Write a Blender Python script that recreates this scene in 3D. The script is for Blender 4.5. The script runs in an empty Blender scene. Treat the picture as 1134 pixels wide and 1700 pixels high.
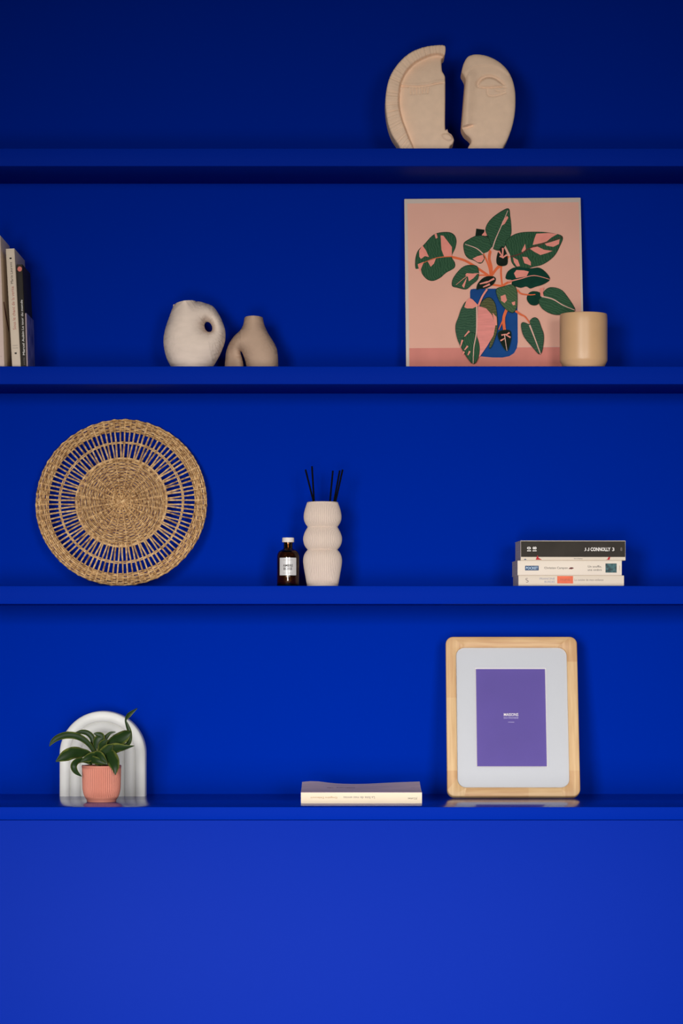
import bpy, bmesh, math, random
import numpy as np
from mathutils import Vector, Matrix
random.seed(7)

# ------------------------------------------------------------------ camera, light, exposure
scene = bpy.context.scene
C = scene.collection
F = 4600.0            # focal length in pixels of the 1134 x 1700 frame
CX, CY = 567.0, 1050.0  # vanishing point (the lens is shifted upwards)
CAMY, CAMZ = -4.6, 1.19

cam_data = bpy.data.cameras.new('camera')
cam = bpy.data.objects.new('camera', cam_data)
C.objects.link(cam)
cam.location = (0, CAMY, CAMZ)
cam.rotation_euler = (math.pi / 2, 0, 0)
cam_data.sensor_fit = 'AUTO'
cam_data.sensor_width = 36.0
cam_data.lens = F / 1700 * 36.0
cam_data.shift_y = (CY - 850.0) / 1700.0
cam_data.clip_start = 0.05
scene.camera = cam

world = bpy.data.worlds.new('room_ambience')
scene.world = world
world.use_nodes = True
world.node_tree.nodes['Background'].inputs[0].default_value = (0.95, 0.97, 1.0, 1)
world.node_tree.nodes['Background'].inputs[1].default_value = 0.04


def area(name, loc, target, sx, sy, power, col=(1, 1, 1), spread=180):
    d = bpy.data.lights.new(name, 'AREA')
    d.shape = 'RECTANGLE'
    d.size, d.size_y, d.energy, d.color = sx, sy, power, col
    d.spread = math.radians(spread)
    o = bpy.data.objects.new(name, d)
    C.objects.link(o)
    o.location = loc
    o.rotation_euler = (Vector(target) - Vector(loc)).to_track_quat('-Z', 'Y').to_euler()
    return o


area('window_light', (-1.25, -4.9, 1.35), (0.02, 0, 0.30), 0.9, 1.7, 16.2, (1, 0.985, 0.96), 48)
area('window_light', (1.15, -4.9, 1.35), (0.2, 0, 0.30), 0.8, 1.7, 10.2, (1, 0.985, 0.96), 48)
area('room_light', (-0.34, -5.2, 0.30), (-0.05, -0.18, 0.60), 1.0, 1.0, 7, (1, 0.98, 0.95), 46)

scene.view_settings.view_transform = 'Standard'
scene.view_settings.look = 'None'
scene.view_settings.exposure = 0.0
scene.view_settings.gamma = 1.0
scene.view_settings.use_curve_mapping = False


# ------------------------------------------------------------------ helpers
def S(y):
    return (y - CAMY) / F


def P(px, py, y):
    """world point seen at a pixel, at depth y"""
    s = S(y)
    return Vector(((px - CX) * s, y, CAMZ - (py - CY) * s))


def on_plane(px, py, root, a):
    """local (u, v) of a pixel on a board that leans back by a from root"""
    s, c = math.sin(a), math.cos(a)
    q = (py - CY) / F
    v = (CAMZ - q * (root[1] - CAMY) - root[2]) / (c + q * s)
    t = root[1] - CAMY + v * s
    return (t * (px - CX) / F - root[0], v)


def crop(x0, y0, k):
    return lambda x, y: (x0 + k * x, y0 + k * y)


MATS = {}


def mat(name, col, rough=0.6, spec=0.4, var=0.0, vscale=40, bump=0.0, bscale=200, col2=None,
        coat=0.0, stretch=(1, 1, 1)):
    if name in MATS:
        return MATS[name]
    m = bpy.data.materials.new(name)
    m.use_nodes = True
    nt = m.node_tree
    b = nt.nodes['Principled BSDF']
    b.inputs['Base Color'].default_value = (*col, 1)
    b.inputs['Roughness'].default_value = rough
    b.inputs['Specular IOR Level'].default_value = spec
    b.inputs['Coat Weight'].default_value = coat
    b.inputs['Coat Roughness'].default_value = 0.1
    tc = nt.nodes.new('ShaderNodeTexCoord')
    mp = nt.nodes.new('ShaderNodeMapping')
    mp.inputs['Scale'].default_value = stretch
    nt.links.new(tc.outputs['Object'], mp.inputs['Vector'])
    if var > 0 or col2:
        n = nt.nodes.new('ShaderNodeTexNoise')
        n.inputs['Scale'].default_value = vscale
        n.inputs['Detail'].default_value = 5
        nt.links.new(mp.outputs[0], n.inputs['Vector'])
        r = nt.nodes.new('ShaderNodeValToRGB')
        r.color_ramp.elements[0].position = 0.32
        r.color_ramp.elements[1].position = 0.68
        c2 = col2 if col2 else tuple(min(1, c * (1 + var)) for c in col)
        c1 = col if col2 else tuple(c * (1 - var) for c in col)
        r.color_ramp.elements[0].color = (*c1, 1)
        r.color_ramp.elements[1].color = (*c2, 1)
        nt.links.new(n.outputs['Fac'], r.inputs['Fac'])
        nt.links.new(r.outputs['Color'], b.inputs['Base Color'])
    if bump > 0:
        n2 = nt.nodes.new('ShaderNodeTexNoise')
        n2.inputs['Scale'].default_value = bscale
        n2.inputs['Detail'].default_value = 4
        nt.links.new(mp.outputs[0], n2.inputs['Vector'])
        bp = nt.nodes.new('ShaderNodeBump')
        bp.inputs['Strength'].default_value = bump
        bp.inputs['Distance'].default_value = 0.002
        nt.links.new(n2.outputs['Fac'], bp.inputs['Height'])
        nt.links.new(bp.outputs['Normal'], b.inputs['Normal'])
    MATS[name] = m
    return m


def empty(name, loc, label, cat, group=None, rot=(0, 0, 0)):
    o = bpy.data.objects.new(name, None)
    C.objects.link(o)
    o.empty_display_size = 0.05
    o.location = loc
    o.rotation_euler = rot
    tag(o, label, cat, group)
    return o


def tag(o, label=None, cat=None, group=None, kind=None):
    if label:
        o['label'] = label
    if cat:
        o['category'] = cat
    if group:
        o['group'] = group
    if kind:
        o['kind'] = kind
    return o


def obj(name, bm, m, parent=None, loc=None, smooth=True, angle=38):
    if isinstance(bm, bmesh.types.BMesh):
        bm.normal_update()
        if smooth:
            lim = math.radians(angle)
            for f in bm.faces:
                f.smooth = True
            for e in bm.edges:
                if len(e.link_faces) == 2 and e.calc_face_angle(0) > lim:
                    e.smooth = False
        me = bpy.data.meshes.new(name)
        bm.to_mesh(me)
        bm.free()
    else:
        me = bm
    o = bpy.data.objects.new(name, me)
    C.objects.link(o)
    if m is not None:
        if me.materials:
            me.materials[0] = m
        else:
            me.materials.append(m)
    if parent:
        o.parent = parent
    if loc is not None:
        o.location = loc
    return o


def add_box(bm, x0, x1, y0, y1, z0, z1, bevel=0.0, seg=2):
    r = bmesh.ops.create_cube(bm, size=1)
    for v in r['verts']:
        v.co = Vector((x0 + (v.co.x + .5) * (x1 - x0), y0 + (v.co.y + .5) * (y1 - y0), z0 + (v.co.z + .5) * (z1 - z0)))
    if bevel > 0:
        es = list({e for v in r['verts'] for e in v.link_edges})
        bmesh.ops.bevel(bm, geom=es, offset=bevel, segments=seg, profile=0.5, affect='EDGES')
    return bm


def box(*a, **k):
    return add_box(bmesh.new(), *a, **k)


def grid_faces(bm, rows, close_u=False, close_v=False, flip=False):
    """rows: list of lists of coordinates -> quads"""
    vs = [[bm.verts.new(c) for c in r] for r in rows]
    nr, nc = len(vs), len(vs[0])
    for i in range(nr if close_v else nr - 1):
        for j in range(nc if close_u else nc - 1):
            q = [vs[i][j], vs[i][(j + 1) % nc], vs[(i + 1) % nr][(j + 1) % nc], vs[(i + 1) % nr][j]]
            bm.faces.new(q[::-1] if flip else q)
    return vs


def lathe(prof, n=96, ribs=0, amp=None, cap=True):
    """prof: list of (r, z) from the outside bottom up and over the rim; amp(z) flute depth"""
    bm = bmesh.new()
    rows = []
    for k, (r, z) in enumerate(prof):
        row = []
        for i in range(n):
            t = 2 * math.pi * i / n
            rr = r
            if ribs and amp:
                rr = r - amp(k, z) * (0.5 - 0.5 * math.cos(t * ribs)) ** 1.5
            row.append((rr * math.cos(t), rr * math.sin(t), z))
        rows.append(row)
    vs = grid_faces(bm, rows, close_u=True)
    if cap:
        bm.faces.new(vs[0][::-1])
        bm.faces.new(vs[-1])
    return bm


def tube(bm, pts, rads, n=8, cap=True):
    pts = [Vector(p) for p in pts]
    rows = []
    up = Vector((0, 1, 0))
    for i, p in enumerate(pts):
        d = (pts[min(i + 1, len(pts) - 1)] - pts[max(i - 1, 0)]).normalized()
        a = d.cross(up)
        if a.length < 1e-3:
            a = d.cross(Vector((1, 0, 0)))
        a.normalize()
        b = d.cross(a).normalized()
        r = rads[i] if isinstance(rads, (list, tuple)) else rads
        rows.append([p + a * (r * math.cos(2 * math.pi * k / n)) + b * (r * math.sin(2 * math.pi * k / n)) for k in range(n)])
    vs = grid_faces(bm, rows, close_u=True)
    if cap:
        bm.faces.new(vs[0][::-1])
        bm.faces.new(vs[-1])
    return bm


def spline(pts, n=8, closed=False):
    """Catmull-Rom through points of any dimension"""
    P_ = [np.array(p, float) for p in pts]
    L = len(P_)
    out = []
    for i in range(L if closed else L - 1):
        if closed:
            p0, p1, p2, p3 = P_[i - 1], P_[i], P_[(i + 1) % L], P_[(i + 2) % L]
        else:
            p0, p1, p2, p3 = P_[max(i - 1, 0)], P_[i], P_[i + 1], P_[min(i + 2, L - 1)]
        for k in range(n):
            t = k / n
            out.append(0.5 * (2 * p1 + (p2 - p0) * t + (2 * p0 - 5 * p1 + 4 * p2 - p3) * t * t + (3 * p1 - p0 - 3 * p2 + p3) * t ** 3))
    if not closed:
        out.append(P_[-1])
    return [tuple(o) for o in out]


def dist_poly(pts, line, closed=False):
    """distance of each point (N,2) to a polyline"""
    pts = np.asarray(pts, float)
    line = np.asarray(line, float)
    if closed:
        line = np.vstack([line, line[:1]])
    best = np.full(len(pts), 1e9)
    for a, b in zip(line[:-1], line[1:]):
        ab = b - a
        L = float(ab @ ab) + 1e-12
        t = np.clip(((pts - a) @ ab) / L, 0, 1)
        d = np.linalg.norm(pts - (a + t[:, None] * ab), axis=1)
        best = np.minimum(best, d)
    return best


def relief(outline, hfn, step, back=None, hole=None, smooth=0):
    """solid with a sculpted front: outline in (x, z); hfn(points, edge distance) -> how far it
    comes forward.  back: depth of a flat back plane, None mirrors the front (inflated body)"""
    bm = bmesh.new()
    loops = [outline] + ([hole] if hole else [])
    es = []
    for lp in loops:
        vs = [bm.verts.new((p[0], 0, p[1])) for p in lp]
        es += [bm.edges.new((vs[i], vs[(i + 1) % len(vs)])) for i in range(len(vs))]
    bmesh.ops.triangle_fill(bm, use_beauty=True, use_dissolve=False, edges=es, normal=(0, -1, 0))
    o = np.array(outline)
    for ax, lo, hi in ((0, o[:, 0].min(), o[:, 0].max()), (2, o[:, 1].min(), o[:, 1].max())):
        x = lo + step * .5
        while x < hi:
            co, no = [0, 0, 0], [0, 0, 0]
            co[ax], no[ax] = x, 1
            bmesh.ops.bisect_plane(bm, geom=bm.verts[:] + bm.edges[:] + bm.faces[:], plane_co=co, plane_no=no, dist=step * .08)
            x += step
    bm.verts.ensure_lookup_table()
    pts = np.array([(v.co.x, v.co.z) for v in bm.verts])
    D = dist_poly(pts, outline, True)
    if hole:
        D = np.minimum(D, dist_poly(pts, hole, True))
    h = hfn(pts, D)
    for v, hh in zip(bm.verts, h):
        v.co.y = -hh
    for f in bm.faces:
        f.normal_update()
        if f.normal.y > 0:
            f.normal_flip()
    bnd = [e for e in bm.edges if len(e.link_faces) == 1]
    if smooth:
        bset = {v for e in bnd for v in e.verts}
        inner = [v for v in bm.verts if v not in bset]
        for _ in range(smooth):
            bmesh.ops.smooth_vert(bm, verts=inner, factor=0.5, use_axis_y=True)
    if back is None:
        geo = bmesh.ops.duplicate(bm, geom=bm.verts[:] + bm.edges[:] + bm.faces[:])['geom']
        for g in geo:
            if isinstance(g, bmesh.types.BMVert):
                g.co.y = -g.co.y
        bmesh.ops.reverse_faces(bm, faces=[g for g in geo if isinstance(g, bmesh.types.BMFace)])
        bmesh.ops.remove_doubles(bm, verts=bm.verts[:], dist=2e-5)
        op = [e for e in bm.edges if len(e.link_faces) == 1]
        if op:
            bmesh.ops.holes_fill(bm, edges=op, sides=0)
    else:
        r = bmesh.ops.extrude_edge_only(bm, edges=bnd)['geom']
        for g in r:
            if isinstance(g, bmesh.types.BMVert):
                g.co.y = back
        be = [g for g in r if isinstance(g, bmesh.types.BMEdge)]
        be = [e for e in be if abs(e.verts[0].co.y - back) < 1e-6 and abs(e.verts[1].co.y - back) < 1e-6]
        bmesh.ops.triangle_fill(bm, use_beauty=True, edges=be, normal=(0, 1, 0))
        bmesh.ops.recalc_face_normals(bm, faces=bm.faces[:])
    return bm


def text(parent, s, x, z, y, height, m, width=None, align='CENTER', turn=0, name='lettering', bold=0.0):
    """flat raised print in the plane facing -y of the parent; (x, z) is the text's centre"""
    cu = bpy.data.curves.new('print', 'FONT')
    cu.body = s
    cu.size = 1
    cu.offset = bold
    cu.resolution_u = 2
    cu.extrude = 0.0
    t = bpy.data.objects.new('print', cu)
    C.objects.link(t)
    dg = bpy.context.evaluated_depsgraph_get()
    me = bpy.data.meshes.new_from_object(t.evaluated_get(dg))
    bpy.data.objects.remove(t)
    bpy.data.curves.remove(cu)
    co = np.array([v.co[:2] for v in me.vertices])
    lo, hi = co.min(0), co.max(0)
    sc = height / (hi[1] - lo[1])
    sx = sc if width is None else width / (hi[0] - lo[0])
    ct, st = math.cos(turn), math.sin(turn)
    for v in me.vertices:
        a, b = (v.co.x - (lo[0] + hi[0]) / 2) * sx, (v.co.y - (lo[1] + hi[1]) / 2) * sc
        v.co = (x + a * ct - b * st, y, z + a * st + b * ct)
    me.name = name
    return obj(name, me, m, parent)


def flat(parent, name, pts, y, m, thick=0.0):
    """flat printed shape in the plane facing -y of the parent, pts in (x, z)"""
    bm = bmesh.new()
    vs = [bm.verts.new((p[0], y, p[1])) for p in pts]
    es = [bm.edges.new((vs[i], vs[(i + 1) % len(vs)])) for i in range(len(vs))]
    bmesh.ops.triangle_fill(bm, use_beauty=True, edges=es, normal=(0, -1, 0))
    for f in bm.faces:
        f.normal_update()
        if f.normal.y > 0:
            f.normal_flip()
    return obj(name, bm, m, parent, smooth=False)


# ------------------------------------------------------------------ materials
BLUE = (0.0, 0.0185, 0.30)
m_wall = mat('blue_wall_paint', BLUE, 0.6, 0.0, bump=0.03, bscale=300)
m_panel = mat('blue_panel_paint', BLUE, 0.48, 0.026, bump=0.02, bscale=300)
m_shelf = mat('blue_satin_paint', BLUE, 0.5, 0.01, bump=0.02, bscale=300)
m_ledge = mat('blue_gloss_paint', BLUE, 0.16, 0.17)
m_floor = mat('pale_oak_floor', (0.30, 0.24, 0.18), 0.5, 0.4, var=0.15, vscale=6, stretch=(1, 8, 1))
m_ceil = mat('ceiling_paint', (0.5, 0.5, 0.5), 0.9)

# ------------------------------------------------------------------ the room
XL, XR = -1.75, 1.75
WALLY, LEDGEY = 0.18, -0.18
Z1, Z2, Z3 = 1.994, 1.632, 1.2675
ZL = 0.9114
tag(obj('wall_back', box(XL, XR, WALLY, WALLY + 0.25, 0, 2.7), m_wall, smooth=False), kind='structure')
tag(obj('floor', box(XL, XR, -5.6, WALLY + 0.1, -0.05, 0), m_floor, smooth=False), kind='structure')

for zt, zb, lab in ((Z1, 1.964, 'glossy deep blue wall shelf carrying the two pale half faces'),
                    (Z2, 1.602, 'deep blue wall shelf carrying the plant picture and leaning books'),
                    (Z3, 1.237, 'deep blue wall shelf carrying the woven basket and book stack')):
    tag(obj('wall_shelf', box(XL, XR, 0, WALLY, zb, zt, bevel=0.0015), m_shelf), lab, 'shelf', 'built-in blue shelves')

cab = empty('base_cabinet', (0, 0, 0), 'royal blue built-in base cabinet with glossy ledge below the shelves', 'cabinet')
lt = obj('ledge_top', box(XL, XR, LEDGEY, WALLY, ZL - 0.0202, ZL, bevel=0.0004), m_ledge, cab)
lt.data.materials.append(m_shelf)
for f in lt.data.polygons:
    if f.normal.z < 0.9:
        f.material_index = 1
obj('front_panel', box(XL, XR, LEDGEY + 0.0012, LEDGEY + 0.02, 0.08, ZL - 0.021, bevel=0.0006), m_panel, cab)
obj('carcass', box(XL, XR, LEDGEY + 0.0205, WALLY - 0.03, 0.08, ZL - 0.0205), m_shelf, cab, smooth=False)
obj('plinth', box(XL, XR, LEDGEY + 0.05, WALLY - 0.03, 0, 0.08), m_shelf, cab, smooth=False)

# ------------------------------------------------------------------ half-face sculptures (top shelf)
m_clay = mat('pale_clay', (0.93, 0.66, 0.47), 0.85, 0.2, var=0.04, vscale=60, bump=0.12, bscale=500)
YF = 0.06
k1 = crop(635, 75, 120 / 1134)
k2 = crop(760, 85, 100 / 1030)


def to_xz(pts, k, y, org):
    out = []
    for p in pts:
        w = P(*k(*p), y)
        out.append((w.x - org[0], w.z - org[2]))
    return out


def bumpline(pts, line, width, height):
    d = dist_poly(pts, line)
    return height * np.exp(-(d / width) ** 2)


# hidden strip behind the shelf edge: the base is a little lower than the shelf's front edge
org = Vector((P(694, 250, YF).x, YF + 0.0, Z1))
yb = 250 + 0  # pixel row of the shelf edge
ob_cy = (CY - (Z1 - CAMZ) / S(YF) - 75) / (120 / 1134)
left_pts = [(980, 60), (984, 130), (965, 205), (930, 232), (922, 300), (930, 430), (965, 500), (978, 570), (978, 900),
            (976, 1330), (1010, 1350), (1030, 1400), (1080, 1440), (1115, 1520), (1090, 1585), (1050, 1625), (1035, ob_cy),
            (300, ob_cy), (235, 1580), (150, 1450), (90, 1290), (55, 1110), (42, 930), (55, 760), (95, 580), (165, 430), (280, 280),
            (420, 160), (580, 85), (740, 45), (880, 32), (950, 36)]
lo = [left_pts[0]]
outl = []
lp = to_xz(left_pts, k1, YF, org)
# keep the base corners crisp: spline the rest
bi = 16
seq = lp[17:] + lp[:17]
outl = spline(seq, 5)
inner = to_xz([(930, 190), (840, 180), (740, 200), (620, 250), (500, 320), (400, 420), (330, 530), (285, 650), (265, 800),
               (262, 950), (280, 1070), (315, 1200), (365, 1340), (420, 1480), (480, 1620), (500, ob_cy)], k1, YF, org)
inner_s = spline(inner, 6)
rnd = np.random.RandomState(3)
hair_ph = rnd.rand(400)


def in_poly(pts, poly):
    poly = np.asarray(poly)
    x, y = pts[:, 0], pts[:, 1]
    inside = np.zeros(len(pts), bool)
    j = len(poly) - 1
    for i in range(len(poly)):
        xi, yi = poly[i]
        xj, yj = poly[j]
        c = ((yi > y) != (yj > y)) & (x < (xj - xi) * (y - yi) / (yj - yi + 1e-15) + xi)
        inside ^= c
        j = i
    return inside


face_poly = inner_s + to_xz([(1400, ob_cy), (1400, 215), (960, 215)], k1, YF, org)
eye_l = to_xz(spline([(290, 655), (420, 675), (560, 685), (720, 670), (840, 640), (950, 625)], 4), k1, YF, org)
lash_l = [to_xz([(x, 705), (x + dx, 800 - abs(x - 520) * .06)], k1, YF, org) for x, dx in
          ((430, 12), (480, 4), (530, 0), (575, 2), (620, 0), (665, -8), (715, -14))]
lip_l = to_xz(spline([(930, 1465), (960, 1500), (1020, 1535), (1080, 1520)], 4), k1, YF, org)
lip_u = to_xz(spline([(920, 1440), (980, 1420), (1050, 1440), (1095, 1500), (1050, 1545), (980, 1530), (925, 1480)], 3, True), k1, YF, org)
cen = np.array(to_xz([(900, 900)], k1, YF, org)[0])


def h_left(p, D):
    face = in_poly(p, face_poly)
    di = dist_poly(p, inner_s)
    edge = 0.0035 * (1 - np.sqrt(np.clip(1 - (1 - np.clip(D, 0, 0.0035) / 0.0035) ** 2, 0, 1)))
    ang = np.arctan2(p[:, 1] - cen[1], p[:, 0] - cen[0])
    g = np.zeros(len(p))
    for a0, w, hh in zip(np.linspace(1.5, 4.35, 62), 0.010 + 0.012 * hair_ph[:62], 0.0006 + 0.0017 * hair_ph[100:162]):
        a0 = a0 + (hair_ph[int(a0 * 60) % 200] - .5) * 0.03
        dd = (ang - a0 + math.pi) % (2 * math.pi) - math.pi
        g += hh * np.exp(-(dd / w) ** 2)
    hair = 0.0165 + 0.0016 * np.clip(di / 0.008, 0, 1) - g
    dome = 0.0055 + 0.0145 * (1 - np.exp(-di / 0.026))
    f = dome
    f = f - bumpline(p, eye_l, 0.0015, 0.0026) + bumpline(p, [(q[0], q[1] + .003) for q in eye_l], 0.002, 0.0010)
    for l in lash_l:
        f = f - bumpline(p, l, 0.0012, 0.0022)
    lipm = in_poly(p, lip_u)
    f = f + np.where(lipm, 0.0035 * np.clip(dist_poly(p, lip_u, True) / 0.003, 0, 1) ** .6, 0)
    sd = np.where(face, -di, di)
    q = np.clip((sd + 0.0015) / 0.0045, 0, 1)
    q = q * q * (3 - 2 * q)
    h = f * (1 - q) + hair * q
    return h + 0.004 - edge


bm = relief(outl, h_left, 0.0011, back=0.034, smooth=1)
sl = obj('face_sculpture', bm, m_clay, loc=org, angle=60)
tag(sl, 'pale clay half face sculpture with grooved hair band and closed eye', 'sculpture', 'pair of half faces')

org2 = Vector((P(810, 250, YF).x, YF, Z1))
ob2 = (CY - (Z1 - CAMZ) / S(YF) - 85) / (100 / 1030)
right_pts = [(175, ob2), (172, 1665), (215, 1590), (222, 1540), (190, 1490), (130, 1440), (95, 1390), (65, 1320), (68, 1220), (90, 950), (115, 640), (122, 520), (95, 450),
             (64, 390), (70, 320), (105, 210), (165, 120), (250, 82), (350, 76), (480, 98), (620, 155), (740, 235), (840, 340), (920, 480),
             (965, 640), (982, 800), (978, 1000), (955, 1180), (910, 1360), (840, 1540), (780, 1650), (745, ob2)]
outl2 = spline(to_xz(right_pts, k2, YF, org2), 5)
brow = to_xz(spline([(120, 500), (190, 380), (330, 310), (520, 300), (680, 340), (820, 430)], 5), k2, YF, org2)
eye_u = to_xz(spline([(330, 600), (360, 540), (440, 480), (540, 462), (640, 490), (720, 545), (780, 600)], 4), k2, YF, org2)
eye_lo = to_xz(spline([(330, 640), (450, 655), (600, 650), (720, 640), (820, 650)], 4), k2, YF, org2)
eye_lens = eye_u + eye_lo[::-1]
lash_r = to_xz(spline([(500, 690), (510, 780), (620, 795), (720, 770), (800, 740)], 4), k2, YF, org2)
lash_r2 = to_xz([(640, 700), (720, 720), (800, 700)], k2, YF, org2)
nose_u = to_xz([(90, 1330), (160, 1325), (240, 1300)], k2, YF, org2)
nose_ridge = to_xz(spline([(180, 480), (165, 700), (150, 1000), (140, 1330)], 4), k2, YF, org2)
nose_r = to_xz(spline([(125, 520), (130, 800), (105, 1100), (90, 1300)], 4), k2, YF, org2)
nose_poly = to_xz([(60, 520), (175, 470), (260, 700), (300, 1000), (285, 1250), (240, 1305), (90, 1335), (20, 1335)], k2, YF, org2)
fore_poly = brow + to_xz([(1100, 430), (1100, -50), (-50, -50), (-50, 500)], k2, YF, org2)


def h_right(p, D):
    R = 0.016
    edge = 0.007 * (1 - np.sqrt(np.clip(1 - (1 - np.clip(D, 0, R) / R) ** 2, 0, 1)))
    h = 0.016 - edge
    fore = in_poly(p, fore_poly)
    db = dist_poly(p, brow)
    h = h + np.where(fore, 0.0022 * np.clip(db / 0.004, 0, 1) * np.exp(-db / 0.02), 0)
    dn = dist_poly(p, nose_ridge)
    zn = nose_u[0][1] + (p[:, 0] - nose_u[0][0]) * (nose_u[2][1] - nose_u[0][1]) / (nose_u[2][0] - nose_u[0][0])
    below = np.clip((p[:, 1] - zn) / 0.0025, 0, 1)
    h = h + 0.008 * np.exp(-(dn / 0.0105) ** 1.5) * below
    h = h - bumpline(p, nose_u, 0.0020, 0.0030)
    h = h - bumpline(p, eye_u, 0.0028, 0.0030) - bumpline(p, eye_lo, 0.0014, 0.0020)
    el = in_poly(p, eye_lens)
    h = h + np.where(el, 0.0022 * np.clip(dist_poly(p, eye_lens, True) / 0.005, 0, 1), 0)
    h = h - bumpline(p, lash_r, 0.0016, 0.0020) - bumpline(p, lash_r2, 0.0012, 0.0018)
    return h


bm = relief(outl2, h_right, 0.0011, back=0.034, smooth=1)
sr = obj('face_sculpture', bm, m_clay, loc=org2, angle=60)
tag(sr, 'smooth pale clay half face sculpture with straight nose and eyelashes', 'sculpture', 'pair of half faces')

# ------------------------------------------------------------------ vases (second shelf)
m_ware = mat('white_stoneware', (0.74, 0.60, 0.50), 0.8, 0.25, var=0.05, vscale=30, bump=0.15, bscale=140, stretch=(1, 1, 3))
m_taupe = mat('taupe_stoneware', (0.48, 0.325, 0.23), 0.75, 0.25, var=0.05, vscale=40, bump=0.05, bscale=300)
k3 = crop(250, 480, 240 / 1134)
YV = 0.085
org = Vector((P(320, 600, YV).x, YV, Z2))
cb = (CY - (Z2 - CAMZ) / S(YV) - 480) / (240 / 1134)
vp = [(192, 120), (280, 106), (360, 97), (432, 110), (490, 135), (532, 190), (562, 250), (585, 320), (586, 400), (564, 470), (532, 540), (490, 610), (465, cb),
      (185, cb), (158, 605), (125, 540), (105, 460), (101, 390), (115, 310), (145, 220), (175, 140)]
o1 = spline(to_xz(vp[13:] + vp[:13], k3, YV, org), 6)
side_l = spline(to_xz(vp[13:] + vp[:1], k3, YV, org), 6)
side_r = spline(to_xz(vp[2:13], k3, YV, org), 6)
hole = to_xz([(453 + 30 * math.cos(t) + 6 * math.sin(t), 297 + 40 * math.sin(t) + 3 * math.cos(t)) for t in np.linspace(0, 2 * math.pi, 29)[:-1]], k3, YV, org)
hc = np.array(to_xz([(453, 297)], k3, YV, org)[0])


def h_vase(p, D):
    R = 0.036
    d = np.minimum(dist_poly(p, side_l), dist_poly(p, side_r))
    body = 0.036 * np.sqrt(np.clip(1 - (1 - np.clip(d, 0, R) / R) ** 2, 0, 1))
    rh = np.linalg.norm(p - hc, axis=1)
    dh = dist_poly(p, hole, True)
    q = 0.42 + 0.58 * (1 - np.exp(-(rh / 0.017) ** 2))
    lip = np.sqrt(np.clip(1 - (1 - np.clip(dh, 0, 0.006) / 0.006) ** 2, 0, 1))
    z = p[:, 1]
    return body * q * lip


bm = relief(o1, h_vase, 0.0018, hole=hole, smooth=16)
tag(obj('stoneware_vase', bm, m_ware, loc=org, angle=80), 'off-white matte stoneware vase pierced by a small hole', 'vase')

# two-legged taupe vase: one hollow-looking body that parts into two legs
org = Vector((P(417, 600, YV).x, YV, Z2))
tl = [(578, cb), (578, 600), (582, 540), (590, 480), (612, 425), (650, 372), (700, 325), (724, 285), (733, 245), (738, 223)]
tr_ = [(880, 224), (885, 245), (895, 285), (922, 345), (962, 408), (988, 460), (999, 520), (1001, 590), (1000, cb)]
tn = [(762, cb), (752, 605), (740, 555), (722, 508), (708, 486), (706, 500), (720, 550), (730, 605), (732, cb)]
TL, TR, TN = (spline(to_xz(q, k3, YV, org), 6) for q in (tl, tr_, tn))
o2 = TL + spline(to_xz([(738, 223), (770, 220), (850, 221), (880, 224)], k3, YV, org), 4)[1:-1] + TR + TN
notch_x = to_xz([(720, 500)], k3, YV, org)[0][0]


def h_taupe(p, D):
    d = np.minimum(np.minimum(dist_poly(p, TL), dist_poly(p, TR)), dist_poly(p, TN))
    R = 0.026
    return 0.026 * np.sqrt(np.clip(1 - (1 - np.clip(d, 0, R) / R) ** 2, 0, 1))


bm = relief(o2, h_taupe, 0.0016, smooth=14)
for v in bm.verts:                       # the far leg stands further back
    q = min(1, max(0, (notch_x + 0.004 - v.co.x) / 0.024)) * min(1, max(0, (0.075 - v.co.z) / 0.05))
    v.co.y += 0.018 * q * q * (3 - 2 * q)
me_v = obj('branching_vase', bm, m_taupe, loc=org, angle=75)
tag(me_v, 'taupe stoneware vase with narrow neck and two arched legs', 'vase')
m_dark = mat('painted_mouth_shade', (0.02, 0.014, 0.01), 0.9, 0.1)
mo_ = to_xz([(745, 221), (873, 221), (809, 220)], k3, YV, org)
bm = bmesh.new()
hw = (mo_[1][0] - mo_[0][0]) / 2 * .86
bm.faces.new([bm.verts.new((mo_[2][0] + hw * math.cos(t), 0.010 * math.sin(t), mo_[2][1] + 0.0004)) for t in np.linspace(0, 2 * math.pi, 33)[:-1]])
obj('mouth_shade_disc', bm, m_dark, me_v, smooth=False)  # dark disc on the closed neck, painting the shade inside a mouth

# ------------------------------------------------------------------ cup
m_cup = mat('peach_glaze', (0.70, 0.42, 0.22), 0.38, 0.5, var=0.03, vscale=30)
yc = 0.05
s = S(yc)
rc = 39.6 * s
zt = P(969, 521.5, yc).z - Z2
prof = [(rc * .80, 0), (rc * .83, 0.0006), (rc * .985, 0.0125), (rc, 0.0155), (rc * 1.0, 0.03), (rc * 1.0, zt - 0.012), (rc * .99, zt - 0.003),
        (rc * .975, zt - 0.0006), (rc * .955, zt), (rc * .93, zt - 0.001), (rc * .92, zt - 0.006), (rc * .90, 0.01), (rc * .5, 0.007)]
cup = obj('ceramic_cup', lathe(prof, 96), m_cup, loc=(P(969, 0, yc).x, yc, Z2), angle=30)
tag(cup, 'peach tan ceramic cup standing before the plant picture', 'cup')

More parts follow.
